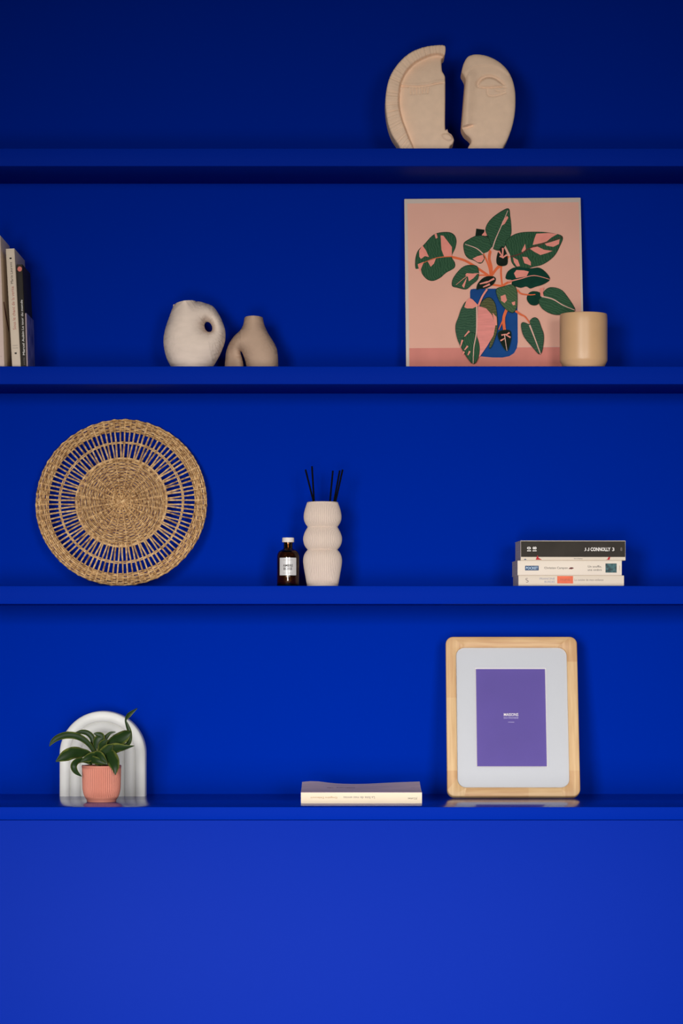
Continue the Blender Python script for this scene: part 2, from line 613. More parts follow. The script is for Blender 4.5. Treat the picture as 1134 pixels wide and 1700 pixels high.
# ------------------------------------------------------------------ plant picture
aC = math.radians(9.5)
xc = (P(821.5, 0, 0.13)).x
rootC = (xc, 0.112, Z2 + 0.0030 + 0.0013)
WC, HC, TC = 0.3035, 0.3045, 0.017
pic = empty('canvas_picture', rootC, 'square canvas picture of a pink-variegated plant in a blue vase', 'picture', rot=(-aC, math.radians(-0.42), 0))
m_canvas = mat('canvas_edge', (0.66, 0.55, 0.47), 0.9, 0.1, bump=0.1, bscale=900)
m_pk = mat('print_pink', (0.80, 0.43, 0.325), 0.85, 0.15, var=0.03, vscale=12, bump=0.05, bscale=900)
m_pk2 = mat('print_rose', (0.66, 0.235, 0.19), 0.85, 0.15, var=0.06, vscale=25)
m_pk3 = mat('print_salmon', (0.85, 0.30, 0.23), 0.85, 0.15, var=0.06, vscale=60)
m_or = mat('print_orange', (0.80, 0.16, 0.06), 0.85, 0.15, var=0.08, vscale=60)
m_line = mat('print_pale_line', (0.75, 0.45, 0.36), 0.85, 0.15)


def leafmat(name, c1, c2, rot):
    m = mat(name, c1, 0.85, 0.15)
    nt = m.node_tree
    b = nt.nodes['Principled BSDF']
    tc = nt.nodes['Texture Coordinate']
    mp = nt.nodes['Mapping']
    mp.inputs['Rotation'].default_value = (0, rot, 0)
    wv = nt.nodes.new('ShaderNodeTexWave')
    wv.inputs['Scale'].default_value = 75
    wv.inputs['Distortion'].default_value = 7.0
    wv.inputs['Detail'].default_value = 3
    wv.inputs['Detail Scale'].default_value = 1.5
    r = nt.nodes.new('ShaderNodeValToRGB')
    r.color_ramp.elements[0].color = (*c1, 1)
    r.color_ramp.elements[1].color = (*c2, 1)
    nt.links.new(mp.outputs[0], wv.inputs['Vector'])
    nt.links.new(wv.outputs['Fac'], r.inputs['Fac'])
    nt.links.new(r.outputs['Color'], b.inputs['Base Color'])
    return m


G1 = leafmat('print_green_upright', (0.022, 0.072, 0.034), (0.042, 0.112, 0.055), 0.15)
G2 = leafmat('print_green_slant', (0.026, 0.078, 0.038), (0.046, 0.118, 0.06), 1.2)
G3 = leafmat('print_green_flat', (0.028, 0.075, 0.042), (0.05, 0.115, 0.064), 1.57)
G_LINE = mat('print_outline', (0.010, 0.032, 0.016), 0.85, 0.15)
GD = mat('print_deep_green', (0.004, 0.045, 0.028), 0.85, 0.15, var=0.2, vscale=50)
GB = mat('print_black_green', (0.008, 0.016, 0.010), 0.85, 0.15, var=0.3, vscale=80)
GO = leafmat('print_olive', (0.07, 0.075, 0.03), (0.12, 0.12, 0.05), 1.57)
GL = leafmat('print_soft_green', (0.05, 0.105, 0.045), (0.09, 0.15, 0.07), 1.0)
m_vb = mat('print_vase_blue', (0.010, 0.065, 0.24), 0.85, 0.15, var=0.15, vscale=20)

obj('canvas', box(-WC / 2, WC / 2, 0, TC, 0, HC, bevel=0.0012), m_canvas, pic)
kp = crop(650, 310, 380 / 1134)
LAY = [0]


def pp(pts):
    return [on_plane(*kp(*p), rootC, aC) for p in pts]


def paint(name, pts, m, smooth=4):
    LAY[0] += 1
    q = spline(pts, smooth, True) if smooth else pts
    if name == 'painted_leaf':
        flat(pic, 'painted_outline', pp(q), -0.0002 - 0.00006 * LAY[0], G_LINE)
        LAY[0] += 1
        mx_, my_ = sum(p[0] for p in q) / len(q), sum(p[1] for p in q) / len(q)
        rr = sum(math.hypot(p[0] - mx_, p[1] - my_) for p in q) / len(q)
        f_ = 1 - 2.6 / rr
        q = [(mx_ + (p[0] - mx_) * f_, my_ + (p[1] - my_) * f_) for p in q]
    return flat(pic, name, pp(q), -0.0002 - 0.00006 * LAY[0], m)


def stroke(name, pts, w, m, taper=True):
    q = spline(pts, 5)
    L, R = [], []
    n = len(q)
    for i, p in enumerate(q):
        a, b = q[max(i - 1, 0)], q[min(i + 1, n - 1)]
        dx, dy = b[0] - a[0], b[1] - a[1]
        l = math.hypot(dx, dy) + 1e-9
        ww = w * .5 * (1 - 0.6 * i / n if taper else 1)
        L.append((p[0] - dy / l * ww, p[1] + dx / l * ww))
        R.append((p[0] + dy / l * ww, p[1] - dx / l * ww))
    return paint(name, L + R[::-1], m, 0)


# printed ground (slightly inset: the pale canvas wrap shows at the edges)
gu0, gu1 = -WC / 2 + 0.0055, WC / 2 - 0.0035
flat(pic, 'painted_ground', [(gu0, 0.0012), (gu1, 0.0012), (gu1, HC - 0.0085), (gu0, HC - 0.0085)], -0.00010, m_pk)
vt = on_plane(*kp(500, 797), rootC, aC)[1]
flat(pic, 'painted_table', [(gu0, 0.0012), (gu1, 0.0012), (gu1, vt), (gu0, vt)], -0.00016, m_pk2)
flat(pic, 'painted_table_edge', [(gu0 + .19, vt), (gu1, vt), (gu1, vt + 0.0018), (gu0 + .19, vt + 0.0018)], -0.00018, m_line)

paint('painted_vase', [(392, 520), (396, 508), (410, 505), (612, 505), (622, 508), (625, 520), (627, 640), (627, 770), (622, 800), (608, 825), (585, 840), (550, 847), (500, 846), (440, 840), (405, 800), (392, 700)], m_vb, 0)
# stems
for q, w_ in (([(300, 346), (370, 366), (440, 410), (490, 445)], 12), ([(425, 440), (460, 438), (490, 445)], 7),
              ([(458, 330), (478, 372), (490, 410), (494, 445)], 9), ([(495, 315), (488, 355), (498, 400), (496, 445)], 14),
              ([(545, 385), (520, 412), (496, 445)], 13), ([(548, 390), (546, 430), (552, 495)], 9),
              ([(585, 345), (560, 380), (530, 405)], 9),
              ([(600, 468), (575, 478), (550, 494)], 11), ([(500, 485), (530, 490), (560, 494)], 10)):
    stroke('painted_stem', q, w_, m_or, False)

paint('painted_leaf', [(122, 400), (122, 355), (135, 315), (165, 285), (205, 242), (240, 226), (290, 224), (318, 240), (327, 270), (320, 305), (303, 345), (318, 375), (315, 402), (275, 425), (245, 450), (210, 465), (180, 458), (155, 430), (148, 402), (132, 405)], G1)
paint('painted_patch', [(141, 315), (158, 289), (174, 312), (190, 347), (170, 342), (150, 356), (142, 345)], m_pk3, 0)
paint('painted_patch', [(248, 240), (262, 242), (285, 272), (304, 298), (303, 344), (266, 348), (252, 310)], m_pk3, 0)
paint('painted_patch', [(218, 234), (228, 230), (234, 252), (224, 256)], m_pk3, 0)
paint('painted_patch', [(183, 368), (224, 354), (214, 380), (198, 395)], m_pk3, 0)
paint('painted_patch', [(134, 382), (165, 370), (152, 400), (146, 422), (138, 402)], m_pk3, 0)
stroke('painted_midrib', [(303, 345), (262, 347), (210, 356), (140, 385)], 5, m_or)

paint('painted_leaf', [(425, 208), (466, 214), (462, 240), (492, 248), (470, 266), (420, 246)], GB, 0)
paint('painted_patch', [(452, 240), (468, 222), (484, 232), (462, 256)], m_pk3, 0)
paint('painted_leaf', [(361, 283), (385, 262), (425, 243), (470, 245), (500, 262), (508, 285), (485, 320), (458, 334), (466, 352), (455, 376), (438, 381), (412, 366), (385, 356), (366, 330)], G2)
paint('painted_patch', [(405, 357), (430, 345), (456, 338), (463, 356), (450, 376), (432, 376)], m_pk3, 0)
stroke('painted_midrib', [(458, 334), (425, 306), (368, 285)], 6, m_line)

paint('painted_leaf', [(585, 109), (594, 150), (599, 200), (597, 240), (578, 275), (560, 306), (535, 318), (505, 306), (488, 262), (470, 215), (490, 170), (535, 132)], G2)
paint('painted_patch', [(578, 146), (584, 156), (566, 186), (546, 198), (556, 172)], m_pk3, 0)
stroke('painted_midrib', [(500, 322), (520, 262), (552, 190), (582, 120)], 6, m_line)

paint('painted_leaf', [(568, 285), (590, 252), (640, 230), (720, 226), (790, 232), (852, 250), (838, 300), (808, 350), (755, 388), (700, 402), (660, 415), (620, 402), (598, 375), (592, 340)], G1)
paint('painted_patch', [(704, 292), (712, 262), (722, 236), (780, 233), (828, 238), (796, 256), (772, 276), (742, 284)], m_pk3, 0)
paint('painted_patch', [(764, 286), (800, 276), (838, 264), (834, 288), (806, 302), (772, 296)], m_pk3, 0)
paint('painted_patch', [(686, 308), (728, 300), (760, 316), (802, 322), (776, 332), (742, 342), (712, 326)], m_pk3, 0)
paint('painted_patch', [(606, 352), (630, 366), (640, 396), (624, 398), (610, 376)], m_pk3, 0)
paint('painted_patch', [(652, 350), (676, 352), (694, 376), (694, 394), (662, 382)], m_pk3, 0)
paint('painted_patch', [(648, 322), (666, 286), (670, 312), (656, 332)], m_pk3, 0)
stroke('painted_midrib', [(592, 350), (640, 336), (690, 308), (760, 284), (850, 252)], 6, mat('print_brown', (0.12, 0.04, 0.03), 0.85, 0.15))

paint('painted_leaf', [(552, 296), (572, 326), (580, 360), (576, 388), (552, 396), (528, 388), (523, 362), (532, 326)], GB)
for q in ([(535, 320), (556, 352)], [(556, 306), (554, 356)], [(576, 340), (552, 356)], [(540, 346), (560, 356)]):
    stroke('painted_patch', q, 9, m_pk3)

paint('painted_leaf', [(568, 450), (582, 420), (620, 402), (690, 408), (735, 405), (770, 430), (788, 464), (755, 488), (715, 500), (690, 508), (670, 498), (640, 504), (600, 488), (600, 466), (575, 462)], GD)
paint('painted_patch', [(610, 432), (622, 416), (660, 418), (684, 424), (672, 448), (620, 456)], m_pk3, 0)
stroke('painted_midrib', [(580, 474), (640, 460), (710, 444), (788, 464)], 6, m_pk3)

paint('painted_leaf', [(303, 492), (308, 455), (345, 408), (380, 390), (425, 394), (436, 425), (430, 462), (400, 488), (372, 510), (330, 502)], G2)
paint('painted_patch', [(352, 492), (376, 452), (372, 470), (362, 504)], m_pk3, 0)
paint('painted_patch', [(368, 440), (376, 430), (428, 434), (408, 456), (386, 470), (382, 448)], m_pk3, 0)
stroke('painted_midrib', [(435, 432), (385, 440), (322, 488)], 4, m_pk3)

paint('painted_leaf', [(424, 512), (430, 482), (464, 450), (505, 446), (520, 462), (505, 488), (470, 506), (440, 508)], GB)
for q in ([(512, 458), (470, 480)], [(480, 474), (440, 484)], [(490, 486), (456, 500)]):
    stroke('painted_patch', q, 10, m_pk3)

paint('painted_leaf', [(672, 560), (682, 532), (705, 522), (738, 530), (742, 560), (724, 590), (690, 588)], GD)
stroke('painted_stem', [(625, 514), (645, 534), (690, 540), (715, 538)], 9, m_or)
paint('painted_leaf', [(730, 566), (752, 546), (758, 522), (790, 503), (840, 514), (875, 552), (912, 618), (870, 632), (820, 641), (775, 628), (742, 602)], G2)
paint('painted_patch', [(738, 508), (758, 504), (752, 530), (756, 546), (740, 548)], m_pk3, 0)
stroke('painted_midrib', [(745, 548), (800, 562), (850, 592), (910, 618)], 7, m_line)

stroke('painted_stem', [(572, 612), (558, 650), (558, 690), (564, 730)], 14, m_or, False)
stroke('painted_stem', [(556, 660), (542, 690), (532, 712)], 8, m_or)
paint('painted_leaf', [(520, 512), (555, 498), (600, 488), (622, 512), (626, 560), (622, 606), (600, 630), (560, 605), (530, 560)], GL)
paint('painted_patch', [(543, 546), (566, 538), (574, 566), (562, 580), (545, 568)], m_pk3, 0)
paint('painted_patch', [(596, 578), (614, 572), (614, 590), (604, 592)], m_pk3, 0)
stroke('painted_stem', [(616, 620), (640, 636), (664, 650), (686, 680)], 11, m_or)

paint('painted_leaf', [(642, 692), (654, 675), (684, 686), (688, 666), (708, 652), (728, 662), (742, 698), (756, 752), (738, 836), (690, 790), (655, 745)], G3)
stroke('painted_midrib', [(685, 690), (708, 750), (738, 834)], 8, m_line)

paint('painted_leaf', [(440, 592), (460, 560), (490, 552), (516, 585), (526, 660), (524, 720), (500, 790), (484, 800), (505, 700), (480, 620)], GO)
paint('painted_patch', [(502, 628), (522, 650), (524, 690), (512, 690)], m_pk3, 0)
paint('painted_leaf', [(332, 650), (348, 605), (372, 570), (400, 580), (432, 596), (428, 720), (420, 840), (408, 880), (376, 850), (340, 790), (322, 740), (318, 690)], G3)
paint('painted_patch', [(430, 594), (470, 606), (500, 640), (516, 690), (506, 740), (476, 790), (440, 842), (428, 850), (424, 720)], mat('print_leaf_pink', (0.80, 0.28, 0.24), 0.85, 0.15, var=0.08, vscale=40, stretch=(1, 1, 6)), 0)
paint('painted_patch', [(362, 600), (372, 570), (388, 554), (404, 562), (432, 592), (404, 606), (376, 606)], m_pk3, 0)
paint('painted_leaf', [(352, 780), (360, 748), (385, 728), (410, 726), (430, 760), (438, 810), (428, 858), (406, 882), (378, 856), (352, 812)], G1)
for q in ([(386, 718), (362, 745)], [(352, 762), (342, 795)], [(378, 792), (362, 812)], [(388, 818), (378, 838)], [(360, 820), (352, 835)]):
    stroke('painted_patch', q, 9, m_pk3)
stroke('painted_midrib', [(424, 596), (422, 720), (408, 800), (404, 880)], 7, m_line)
paint('painted_leaf', [(526, 742), (540, 718), (586, 716), (594, 750), (586, 790), (572, 820), (548, 792)], GB)
for q in ([(545, 740), (568, 735)], [(585, 728), (566, 740)], [(590, 752), (565, 738)], [(540, 768), (562, 756)]):
    stroke('painted_patch', q, 8, m_pk3)
stroke('painted_midrib', [(560, 735), (566, 780), (572, 818)], 5, m_line)
stroke('painted_stem', [(476, 512), (452, 548), (432, 594)], 9, m_pk3, False)


# ------------------------------------------------------------------ books
m_page = mat('page_edges', (0.50, 0.42, 0.42), 0.9, 0.1, var=0.12, vscale=8, stretch=(1, 1, 160))
m_cream = mat('cream_cover', (0.66, 0.56, 0.45), 0.55, 0.3, var=0.02, vscale=20)
m_cream2 = mat('ivory_cover', (0.72, 0.62, 0.52), 0.55, 0.3, var=0.02, vscale=20)
m_black = mat('charcoal_cover', (0.034, 0.028, 0.022), 0.55, 0.08, var=0.15, vscale=25)
m_ink = mat('black_ink', (0.02, 0.016, 0.014), 0.7, 0.2)
m_greyink = mat('grey_ink', (0.22, 0.18, 0.17), 0.7, 0.2)
m_white = mat('white_ink', (0.75, 0.70, 0.66), 0.6, 0.3)
m_red = mat('red_ink', (0.42, 0.01, 0.015), 0.6, 0.3)
m_rust = mat('rust_ink', (0.40, 0.10, 0.07), 0.6, 0.3)
m_goldink = mat('ochre_ink', (0.38, 0.20, 0.08), 0.6, 0.3)
m_navy = mat('navy_ink', (0.015, 0.05, 0.13), 0.6, 0.3)
m_orange = mat('orange_ink', (0.75, 0.14, 0.06), 0.6, 0.3, var=0.12, vscale=60)
m_blueink = mat('slate_ink', (0.20, 0.22, 0.32), 0.6, 0.3)


def book(name, w, t, d, m_cover, loc, rot, label, group, lift=None, page=None, boards=None):
    """spine towards -y, length w along x, thickness t along z, depth d along y; origin at the spine's lower left"""
    r = empty(name, loc, label, 'book', group, rot)
    c = 0.0007
    bm = bmesh.new()
    n = 14 if lift else 1
    lf = lift or (lambda u, v: 0.0)
    # one bent sheet: bottom board, spine, top board
    path = [(d, 0), (0.0012, 0), (0.0003, 0.0004), (0, 0.0014), (0, t - 0.0014), (0.0003, t - 0.0004), (0.0012, t)] + [(d * (k + 1) / 8, t) for k in range(8)]
    rows_o, rows_i = [], []
    for i in range(n + 1):
        x = w * i / n
        ro, ri = [], []
        for (y, z) in path:
            top = z > t * 0.9
            dz = lf(i / n, max(0, y) / d) if top else 0
            ro.append((x, y, z + dz))
            yi = max(y, c)
            zi = min(max(z, c), t - c)
            ri.append((x, yi, zi + dz))
        rows_o.append(ro)
        rows_i.append(ri)
    vo = grid_faces(bm, rows_o, flip=True)
    vi = grid_faces(bm, rows_i)
    for a in range(n):
        for side in (0, -1):
            q = [vo[a][side], vo[a + 1][side], vi[a + 1][side], vi[a][side]]
            bm.faces.new(q)
    for side in (0, -1):
        for b in range(len(path) - 1):
            bm.faces.new([vo[side][b], vo[side][b + 1], vi[side][b + 1], vi[side][b]])
    bmesh.ops.recalc_face_normals(bm, faces=bm.faces[:])
    cv = obj('cover', bm, m_cover, r, angle=50)
    if boards:
        cv.data.materials.append(boards)
        for f in cv.data.polygons:
            if abs(f.normal.z) > .7:
                f.material_index = 1
    bm = bmesh.new()
    if lift:
        rows = []
        for i in range(n + 1):
            x = 0.0006 + (w - 0.0012) * i / n
            rows.append([(x, c, c), (x, d - 0.001, c)] + [(x, c + (d - .001 - c) * (1 - k / 8), t - c + lf(i / n, 1 - k / 8)) for k in range(9)])
        vs = grid_faces(bm, rows, close_u=True)
        bm.faces.new(vs[0])
        bm.faces.new(vs[-1][::-1])
        bmesh.ops.recalc_face_normals(bm, faces=bm.faces[:])
    else:
        add_box(bm, 0.0006, w - 0.0006, c, d - 0.001, c, t - c)
    obj('page_block', bm, page or m_page, r, smooth=False)
    return r


def rect(parent, name, x0, x1, z0, z1, y, m):
    return flat(parent, name, [(x0, z0), (x1, z0), (x1, z1), (x0, z1)], y, m)


INK = -0.00025
# --- stack on the third shelf
yS = 0.022
sS = S(yS)
yaw = math.radians(1.5)


def stack_book(px0, px1, z0, z1, d, mc, label):
    a = P(px0, 960, yS)
    w = (px1 - px0) * sS
    return book('paperback_book', w, z1 - z0, d, mc, (a.x, yS, z0), (0, 0, yaw), label, 'paperbacks stacked flat'), w, z1 - z0


zb0, zb1, zb2, zb3 = Z3, P(0, 955.2, yS).z, P(0, 930.4, yS).z, P(0, 897.3, yS).z
bk, w, t = stack_book(860.8, 1036.5, zb0, zb1, 0.110, m_cream, 'thin cream paperback with orange spine block at the bottom of the stack')
k7 = 230 / 1134 * sS


def kx(x, px0):
    return (830 + x * 230 / 1134 - px0) * sS


def kz(y, z0):
    return P(0, 880 + y * 230 / 1134, yS).z - z0


b0 = 860.8
rect(bk, 'spine_block', kx(470, b0), kx(600, b0), kz(437, zb0), kz(376, zb0), INK, m_orange)
text(bk, 'SIGNE', kx(535, b0), kz(405, zb0), INK * 1.6, 0.0035, m_rust, width=0.017)
text(bk, 'FRANCINE', kx(388, b0), kz(398, zb0), INK, 0.0032, m_blueink, width=kx(450, 0) - kx(326, 0))
text(bk, 'BORDES', kx(408, b0), kz(423, zb0), INK, 0.0032, m_blueink, width=kx(450, 0) - kx(366, 0))
text(bk, 'La cuisine de mon enfance', kx(730, b0), kz(407, zb0), INK, 0.0036, m_greyink, width=kx(850, 0) - kx(612, 0))
text(bk, 'S', kx(222, b0), kz(411, zb0), INK, 0.0075, m_greyink, width=0.0045, turn=0.25)

bk, w, t = stack_book(859.4, 1032.8, zb1, zb2, 0.110, m_cream2, 'ivory paperback with dark thumbnail picture in the middle of the stack')
b0 = 859.4
rect(bk, 'spine_block', kx(206, b0), kx(318, b0), kz(330, zb1), kz(292, zb1), INK, m_navy)
text(bk, 'POCKET', kx(262, b0), kz(311, zb1), INK * 1.6, 0.0045, mat('pale_blue_ink', (0.45, 0.58, 0.72), 0.6), width=0.020, bold=0.02)
text(bk, 'Christian Carayon', kx(460, b0), kz(312, zb1), INK, 0.0048, m_ink, width=kx(556, 0) - kx(364, 0))
flat(bk, 'spine_mark', [(kx(x, b0), kz(y, zb1)) for x, y in ((562, 318), (575, 306), (592, 304), (608, 311), (590, 320))], INK, mat('dark_red_ink', (0.12, 0.01, 0.01), 0.6))
text(bk, 'Un souffle,', kx(778, b0), kz(299, zb1), INK, 0.0042, m_ink, width=kx(834, 0) - kx(722, 0))
text(bk, 'une ombre', kx(778, b0), kz(325, zb1), INK, 0.0032, m_ink, width=kx(836, 0) - kx(720, 0))
rect(bk, 'thumbnail_picture', kx(866, b0), kx(958, b0), kz(348, zb1), kz(273, zb1), INK,
     mat('thumbnail_print', (0.008, 0.014, 0.02), 0.6, 0.3, vscale=160, col2=(0.06, 0.16, 0.17)))
text(bk, '17346', kx(982, b0), kz(310, zb1), INK, 0.0016, m_goldink, width=0.008, turn=math.pi / 2)

bk, w, t = stack_book(864.5, 1039.0, zb2, zb3, 0.108, m_cream, 'thick charcoal paperback with white lettering on top of the stack')
b0 = 864.5
rect(bk, 'spine_band', 0.0004, w - 0.0004, kz(220, zb2), t - 0.0012, INK * .6, m_black)
text(bk, '10', kx(238, b0), kz(155, zb2), INK * 1.8, 0.0068, m_white, width=0.0075, turn=math.pi / 2, bold=0.03)
text(bk, '18', kx(284, b0), kz(155, zb2), INK * 1.8, 0.0068, m_white, width=0.0075, turn=math.pi / 2, bold=0.03)
text(bk, 'J.J', kx(712, b0), kz(158, zb2), INK * 1.8, 0.0056, m_white, width=0.0085, bold=0.01)
text(bk, 'CONNOLLY', kx(825, b0), kz(157, zb2), INK * 1.8, 0.0064, m_white, width=0.0335, bold=0.035)
text(bk, '3', kx(930, b0), kz(157, zb2), INK * 1.8, 0.0060, m_white, width=0.0036, bold=0.02)
text(bk, '8', kx(996, b0), kz(156, zb2), INK * 1.8, 0.0058, m_greyink, width=0.003)
flat(bk, 'spine_mark', [(kx(x, b0), kz(y, zb2)) for x, y in ((293, 243), (300, 225), (308, 205), (318, 228), (345, 243))], INK * 1.5, m_red)
flat(bk, 'spine_mark', [(kx(x, b0), kz(y, zb2)) for x, y in ((868, 243), (882, 238), (890, 222), (906, 218), (900, 243))], INK * 1.5, m_red)
flat(bk, 'spine_mark', [(kx(x, b0), kz(y, zb2)) for x, y in ((196, 243), (206, 234), (220, 243))], INK * 1.5, m_navy)
text(bk, 'Viva la Madness', kx(642, b0), kz(233, zb2), INK, 0.0019, m_ink, width=0.0145)

# --- single paperback on the ledge
yB = -0.094
sB = S(yB)
m_lilac = mat('mauve_cover', (0.80, 0.61, 0.61), 0.6, 0.2, var=0.10, vscale=14, stretch=(1, 6, 1))
m_butter = mat('butter_cover', (0.70, 0.58, 0.42), 0.55, 0.3, var=0.02, vscale=20)
tB = (1334.5 - 1315.6) * sB


def lift(u, v):
    a = 0.0085 + 0.0032 * math.exp(-((u - 0.10) / 0.12) ** 2) - 0.002 * math.exp(-((u - 0.45) / 0.25) ** 2) + 0.0022 * max(0, (u - .5) / .5) ** 1.5
    return a * v ** 1.6


aB = P(499.6, 1334.5, yB)
bk = book('paperback_book', 201 * sB, tB, 0.132, m_lilac, (aB.x, yB, ZL), (0, 0, 0),
          'cream-spined paperback lying alone with its mauve cover lifting at the back', None, lift=lift)


def bx(x):
    return (480 + x * 250 / 1134 - 499.6) * sB


def bz(y):
    return (1334.5 - (1270 + y * 100 / 454)) * sB


rect(bk, 'spine_band', 0.0003, 201 * sB - 0.0003, 0.0006, tB - 0.0006, INK * .7, m_butter)
text(bk, 'Gregoire Delacourt', bx(262), bz(245), INK * 1.6, 0.0040, m_goldink, width=bx(362) - bx(160), turn=math.pi)
text(bk, 'La liste de mes envies', bx(527), bz(246), INK * 1.6, 0.0040, m_greyink, width=bx(645) - bx(410), turn=math.pi)
text(bk, 'JCLattes', bx(930), bz(252), INK * 1.6, 0.0038, m_ink, width=bx(965) - bx(895), turn=math.pi)
# print on the mauve cover, lying on its bent surface
for (s_, u, v, wu, hv) in (('MES', 0.24, 0.55, 0.010, 0.045), ('LA LISTE', 0.34, 0.60, 0.018, 0.05), ('ENVIES', 0.415, 0.6, 0.013, 0.055), ('JCL', 0.93, 0.5, 0.006, 0.03)):
    t_ = text(bk, s_, 0, 0, 0, 1, mat('plum_ink', (0.10, 0.04, 0.09), 0.6), width=wu, turn=math.pi)
    for vv in t_.data.vertices:
        x = u * 201 * sB + vv.co.x
        y = (v + vv.co.z * hv) * 0.132 + 0.0
        vv.co = (x, y, tB + lift(x / (201 * sB), y / 0.132) + 0.0003)

# --- leaning books at the end of the second shelf
kb = 130 / 762
yL = 0.02
sL = S(yL)


def upright(px_bot, px_top, py_top, t_px, d, mc, label, boards=None):
    """upright paperback: px_bot / px_top are the right edge of the spine at the shelf and at the head"""
    lean = math.atan2((px_bot - px_top), 608 - py_top)
    z_top = P(0, py_top, yL).z
    h = (z_top - Z2) / math.cos(lean)
    xb = P(px_bot, 0, yL).x
    # right-hand foot: continue the lean down to the shelf surface
    xb += math.tan(lean) * (P(0, 608, yL).z - Z2)
    tt = t_px * sL
    loc = (xb, yL, Z2 + 0.0)
    # x (spine length) -> up, thickness -> left; tilt to the left
    rot = (0, -math.pi / 2 - lean, 0)
    z_fix = tt * math.sin(lean)
    r = book('paperback_book', h, tt, d, mc, (loc[0], loc[1], loc[2] + 0.0003), rot, label, 'paperbacks leaning upright', boards=boards)
    # leaning left: the lower right edge is the pivot unless the left one dips under
    r.location.z += max(0, z_fix) * 0
    return r, h, tt


m_rose = mat('dusty_rose_cover', (0.62, 0.46, 0.40), 0.55, 0.3, var=0.04, vscale=12)
m_tan = mat('tan_cover', (0.50, 0.39, 0.29), 0.55, 0.3, var=0.04, vscale=12)
ba, h, tt = upright(7.5, 0.5, 391, 15, 0.130, m_rose, 'tall dusty rose paperback behind the cream spine in the leaning row', boards=mat('lit_tan_board', (0.80, 0.64, 0.48), 0.55, 0.3))  # tan boards lightened: side light from the right put into their colour
text(ba, '---', 0.018, tt * .35, INK, 0.0006, m_greyink, width=0.0012)
# dark red motif on the visible board (faces +x in the world = -z of the lying book)
bm = bmesh.new()
q = [(0.110, 0.012), (0.112, 0.022), (0.096, 0.045), (0.072, 0.078), (0.066, 0.074), (0.092, 0.030)]
vs = [bm.verts.new((a, b, -0.0003)) for a, b in q]
bm.faces.new(vs)
obj('cover_motif', bm, mat('maroon_ink', (0.16, 0.025, 0.015), 0.6), ba, smooth=False)

bb, h, tt = upright(34.6, 24.0, 412.7, 14.7, 0.150, mat('oat_cover', (0.64, 0.52, 0.40), 0.55, 0.3, var=0.03, vscale=15),
                    'cream paperback with red title leaning in the upright row')
text(bb, 'Marie Laurent', h * .795, tt * .5, INK, 0.0042, m_ink, width=0.036)
text(bb, 'Sous le chant de la verite', h * .50, tt * .48, INK, 0.0052, m_rust, width=0.072)
rect(bb, 'spine_mark', h * .912, h * .925, tt * .38, tt * .62, INK, m_ink)
rect(bb, 'spine_mark', h * .113, h * .126, tt * .38, tt * .62, INK, m_ink)
text(bb, 'ROMAN', h * .185, tt * .5, INK, 0.0016, m_greyink, width=0.0082, turn=-math.pi / 2)
text(bb, 'POCHE', h * .163, tt * .5, INK, 0.0016, m_greyink, width=0.0082, turn=-math.pi / 2)

bc, h, tt = upright(44.5, 37.0, 439, 9.6, 0.118, m_black, 'thin black paperback with coral dot on its spine in the leaning row')
n = 20
flat(bc, 'spine_mark', [(h * .955 + .0042 * math.cos(2 * math.pi * i / n), tt * .48 + .0038 * math.sin(2 * math.pi * i / n)) for i in range(n)], INK, mat('coral_ink', (0.62, 0.16, 0.12), 0.6))
text(bc, 'Le tour du monde', h * .51, tt * .42, INK, 0.0036, m_white, width=0.050, bold=0.01)
text(bc, 'Marcel Aubin', h * .235, tt * .42, INK, 0.0036, m_white, width=0.040, bold=0.01)
text(bc, 'poche', h * .06, tt * .42, INK, 0.003, m_greyink, width=0.012)

m_bluecover = mat('indigo_cover', (0.05, 0.05, 0.14), 0.4, 0.4, vscale=45, col2=(0.26, 0.24, 0.42))
bd, h, tt = upright(46.5, 44.0, 520, 2.6, 0.108, m_bluecover, 'small indigo booklet at the foot of the leaning row')
rect(bd, 'spine_band', 0.0004, h - 0.0004, 0.0002, tt - 0.0002, INK, mat('mauve_spine', (0.34, 0.25, 0.26), 0.6))

# ------------------------------------------------------------------ woven basket tray
aK = math.radians(11.5)
RK = 143 * S(0.14)
rootK = Vector((P(201.4, 0, 0.14).x, 0.114, Z3 + 0.0012))
bsk = empty('woven_tray', rootK, 'round open-work woven straw tray leaning against the blue wall', 'basket', rot=(-aK, 0, 0))
m_straws = []
for i, (c1, c2) in enumerate((((0.28, 0.13, 0.042), (0.76, 0.48, 0.21)), ((0.20, 0.09, 0.03), (0.66, 0.40, 0.17)), ((0.34, 0.17, 0.06), (0.80, 0.53, 0.26)))):
    m_straws.append(mat('straw_%d' % i, c1, 0.6, 0.35, vscale=170, col2=c2, bump=0.2, bscale=700, stretch=(1, 1, 1)))
pxm = RK / 143.0


def ring(r0, n_und, phase, amp, w, thick, wob=0.0, seed=0):
    """one woven strand going round, over and under the spokes"""
    rs = np.random.RandomState(seed)
    a1, a2, a3 = rs.rand(3) * 6.28
    bm = bmesh.new()
    N = n_und * 4
    rows = []
    for i in range(N):
        t = 2 * math.pi * i / N
        r = r0 + wob * (math.sin(3 * t + a1) * .6 + math.sin(7 * t + a2) * .4)
        y = amp * math.sin(n_und * .5 * t * 2 * .5 + phase) if False else amp * math.cos(n_und * t * .5 + phase)
        hw = w * (0.86 + 0.14 * math.cos(n_und * t + 2 * phase))
        row = []
        for k in range(6):
            u = 2 * math.pi * k / 6
            rr = r + hw * math.cos(u)
            row.append((rr * math.cos(t), y + thick * math.sin(u), rr * math.sin(t) + RK))
        rows.append(row)
    grid_faces(bm, rows, close_u=True, close_v=True)
    bmesh.ops.recalc_face_normals(bm, faces=bm.faces[:])
    return bm


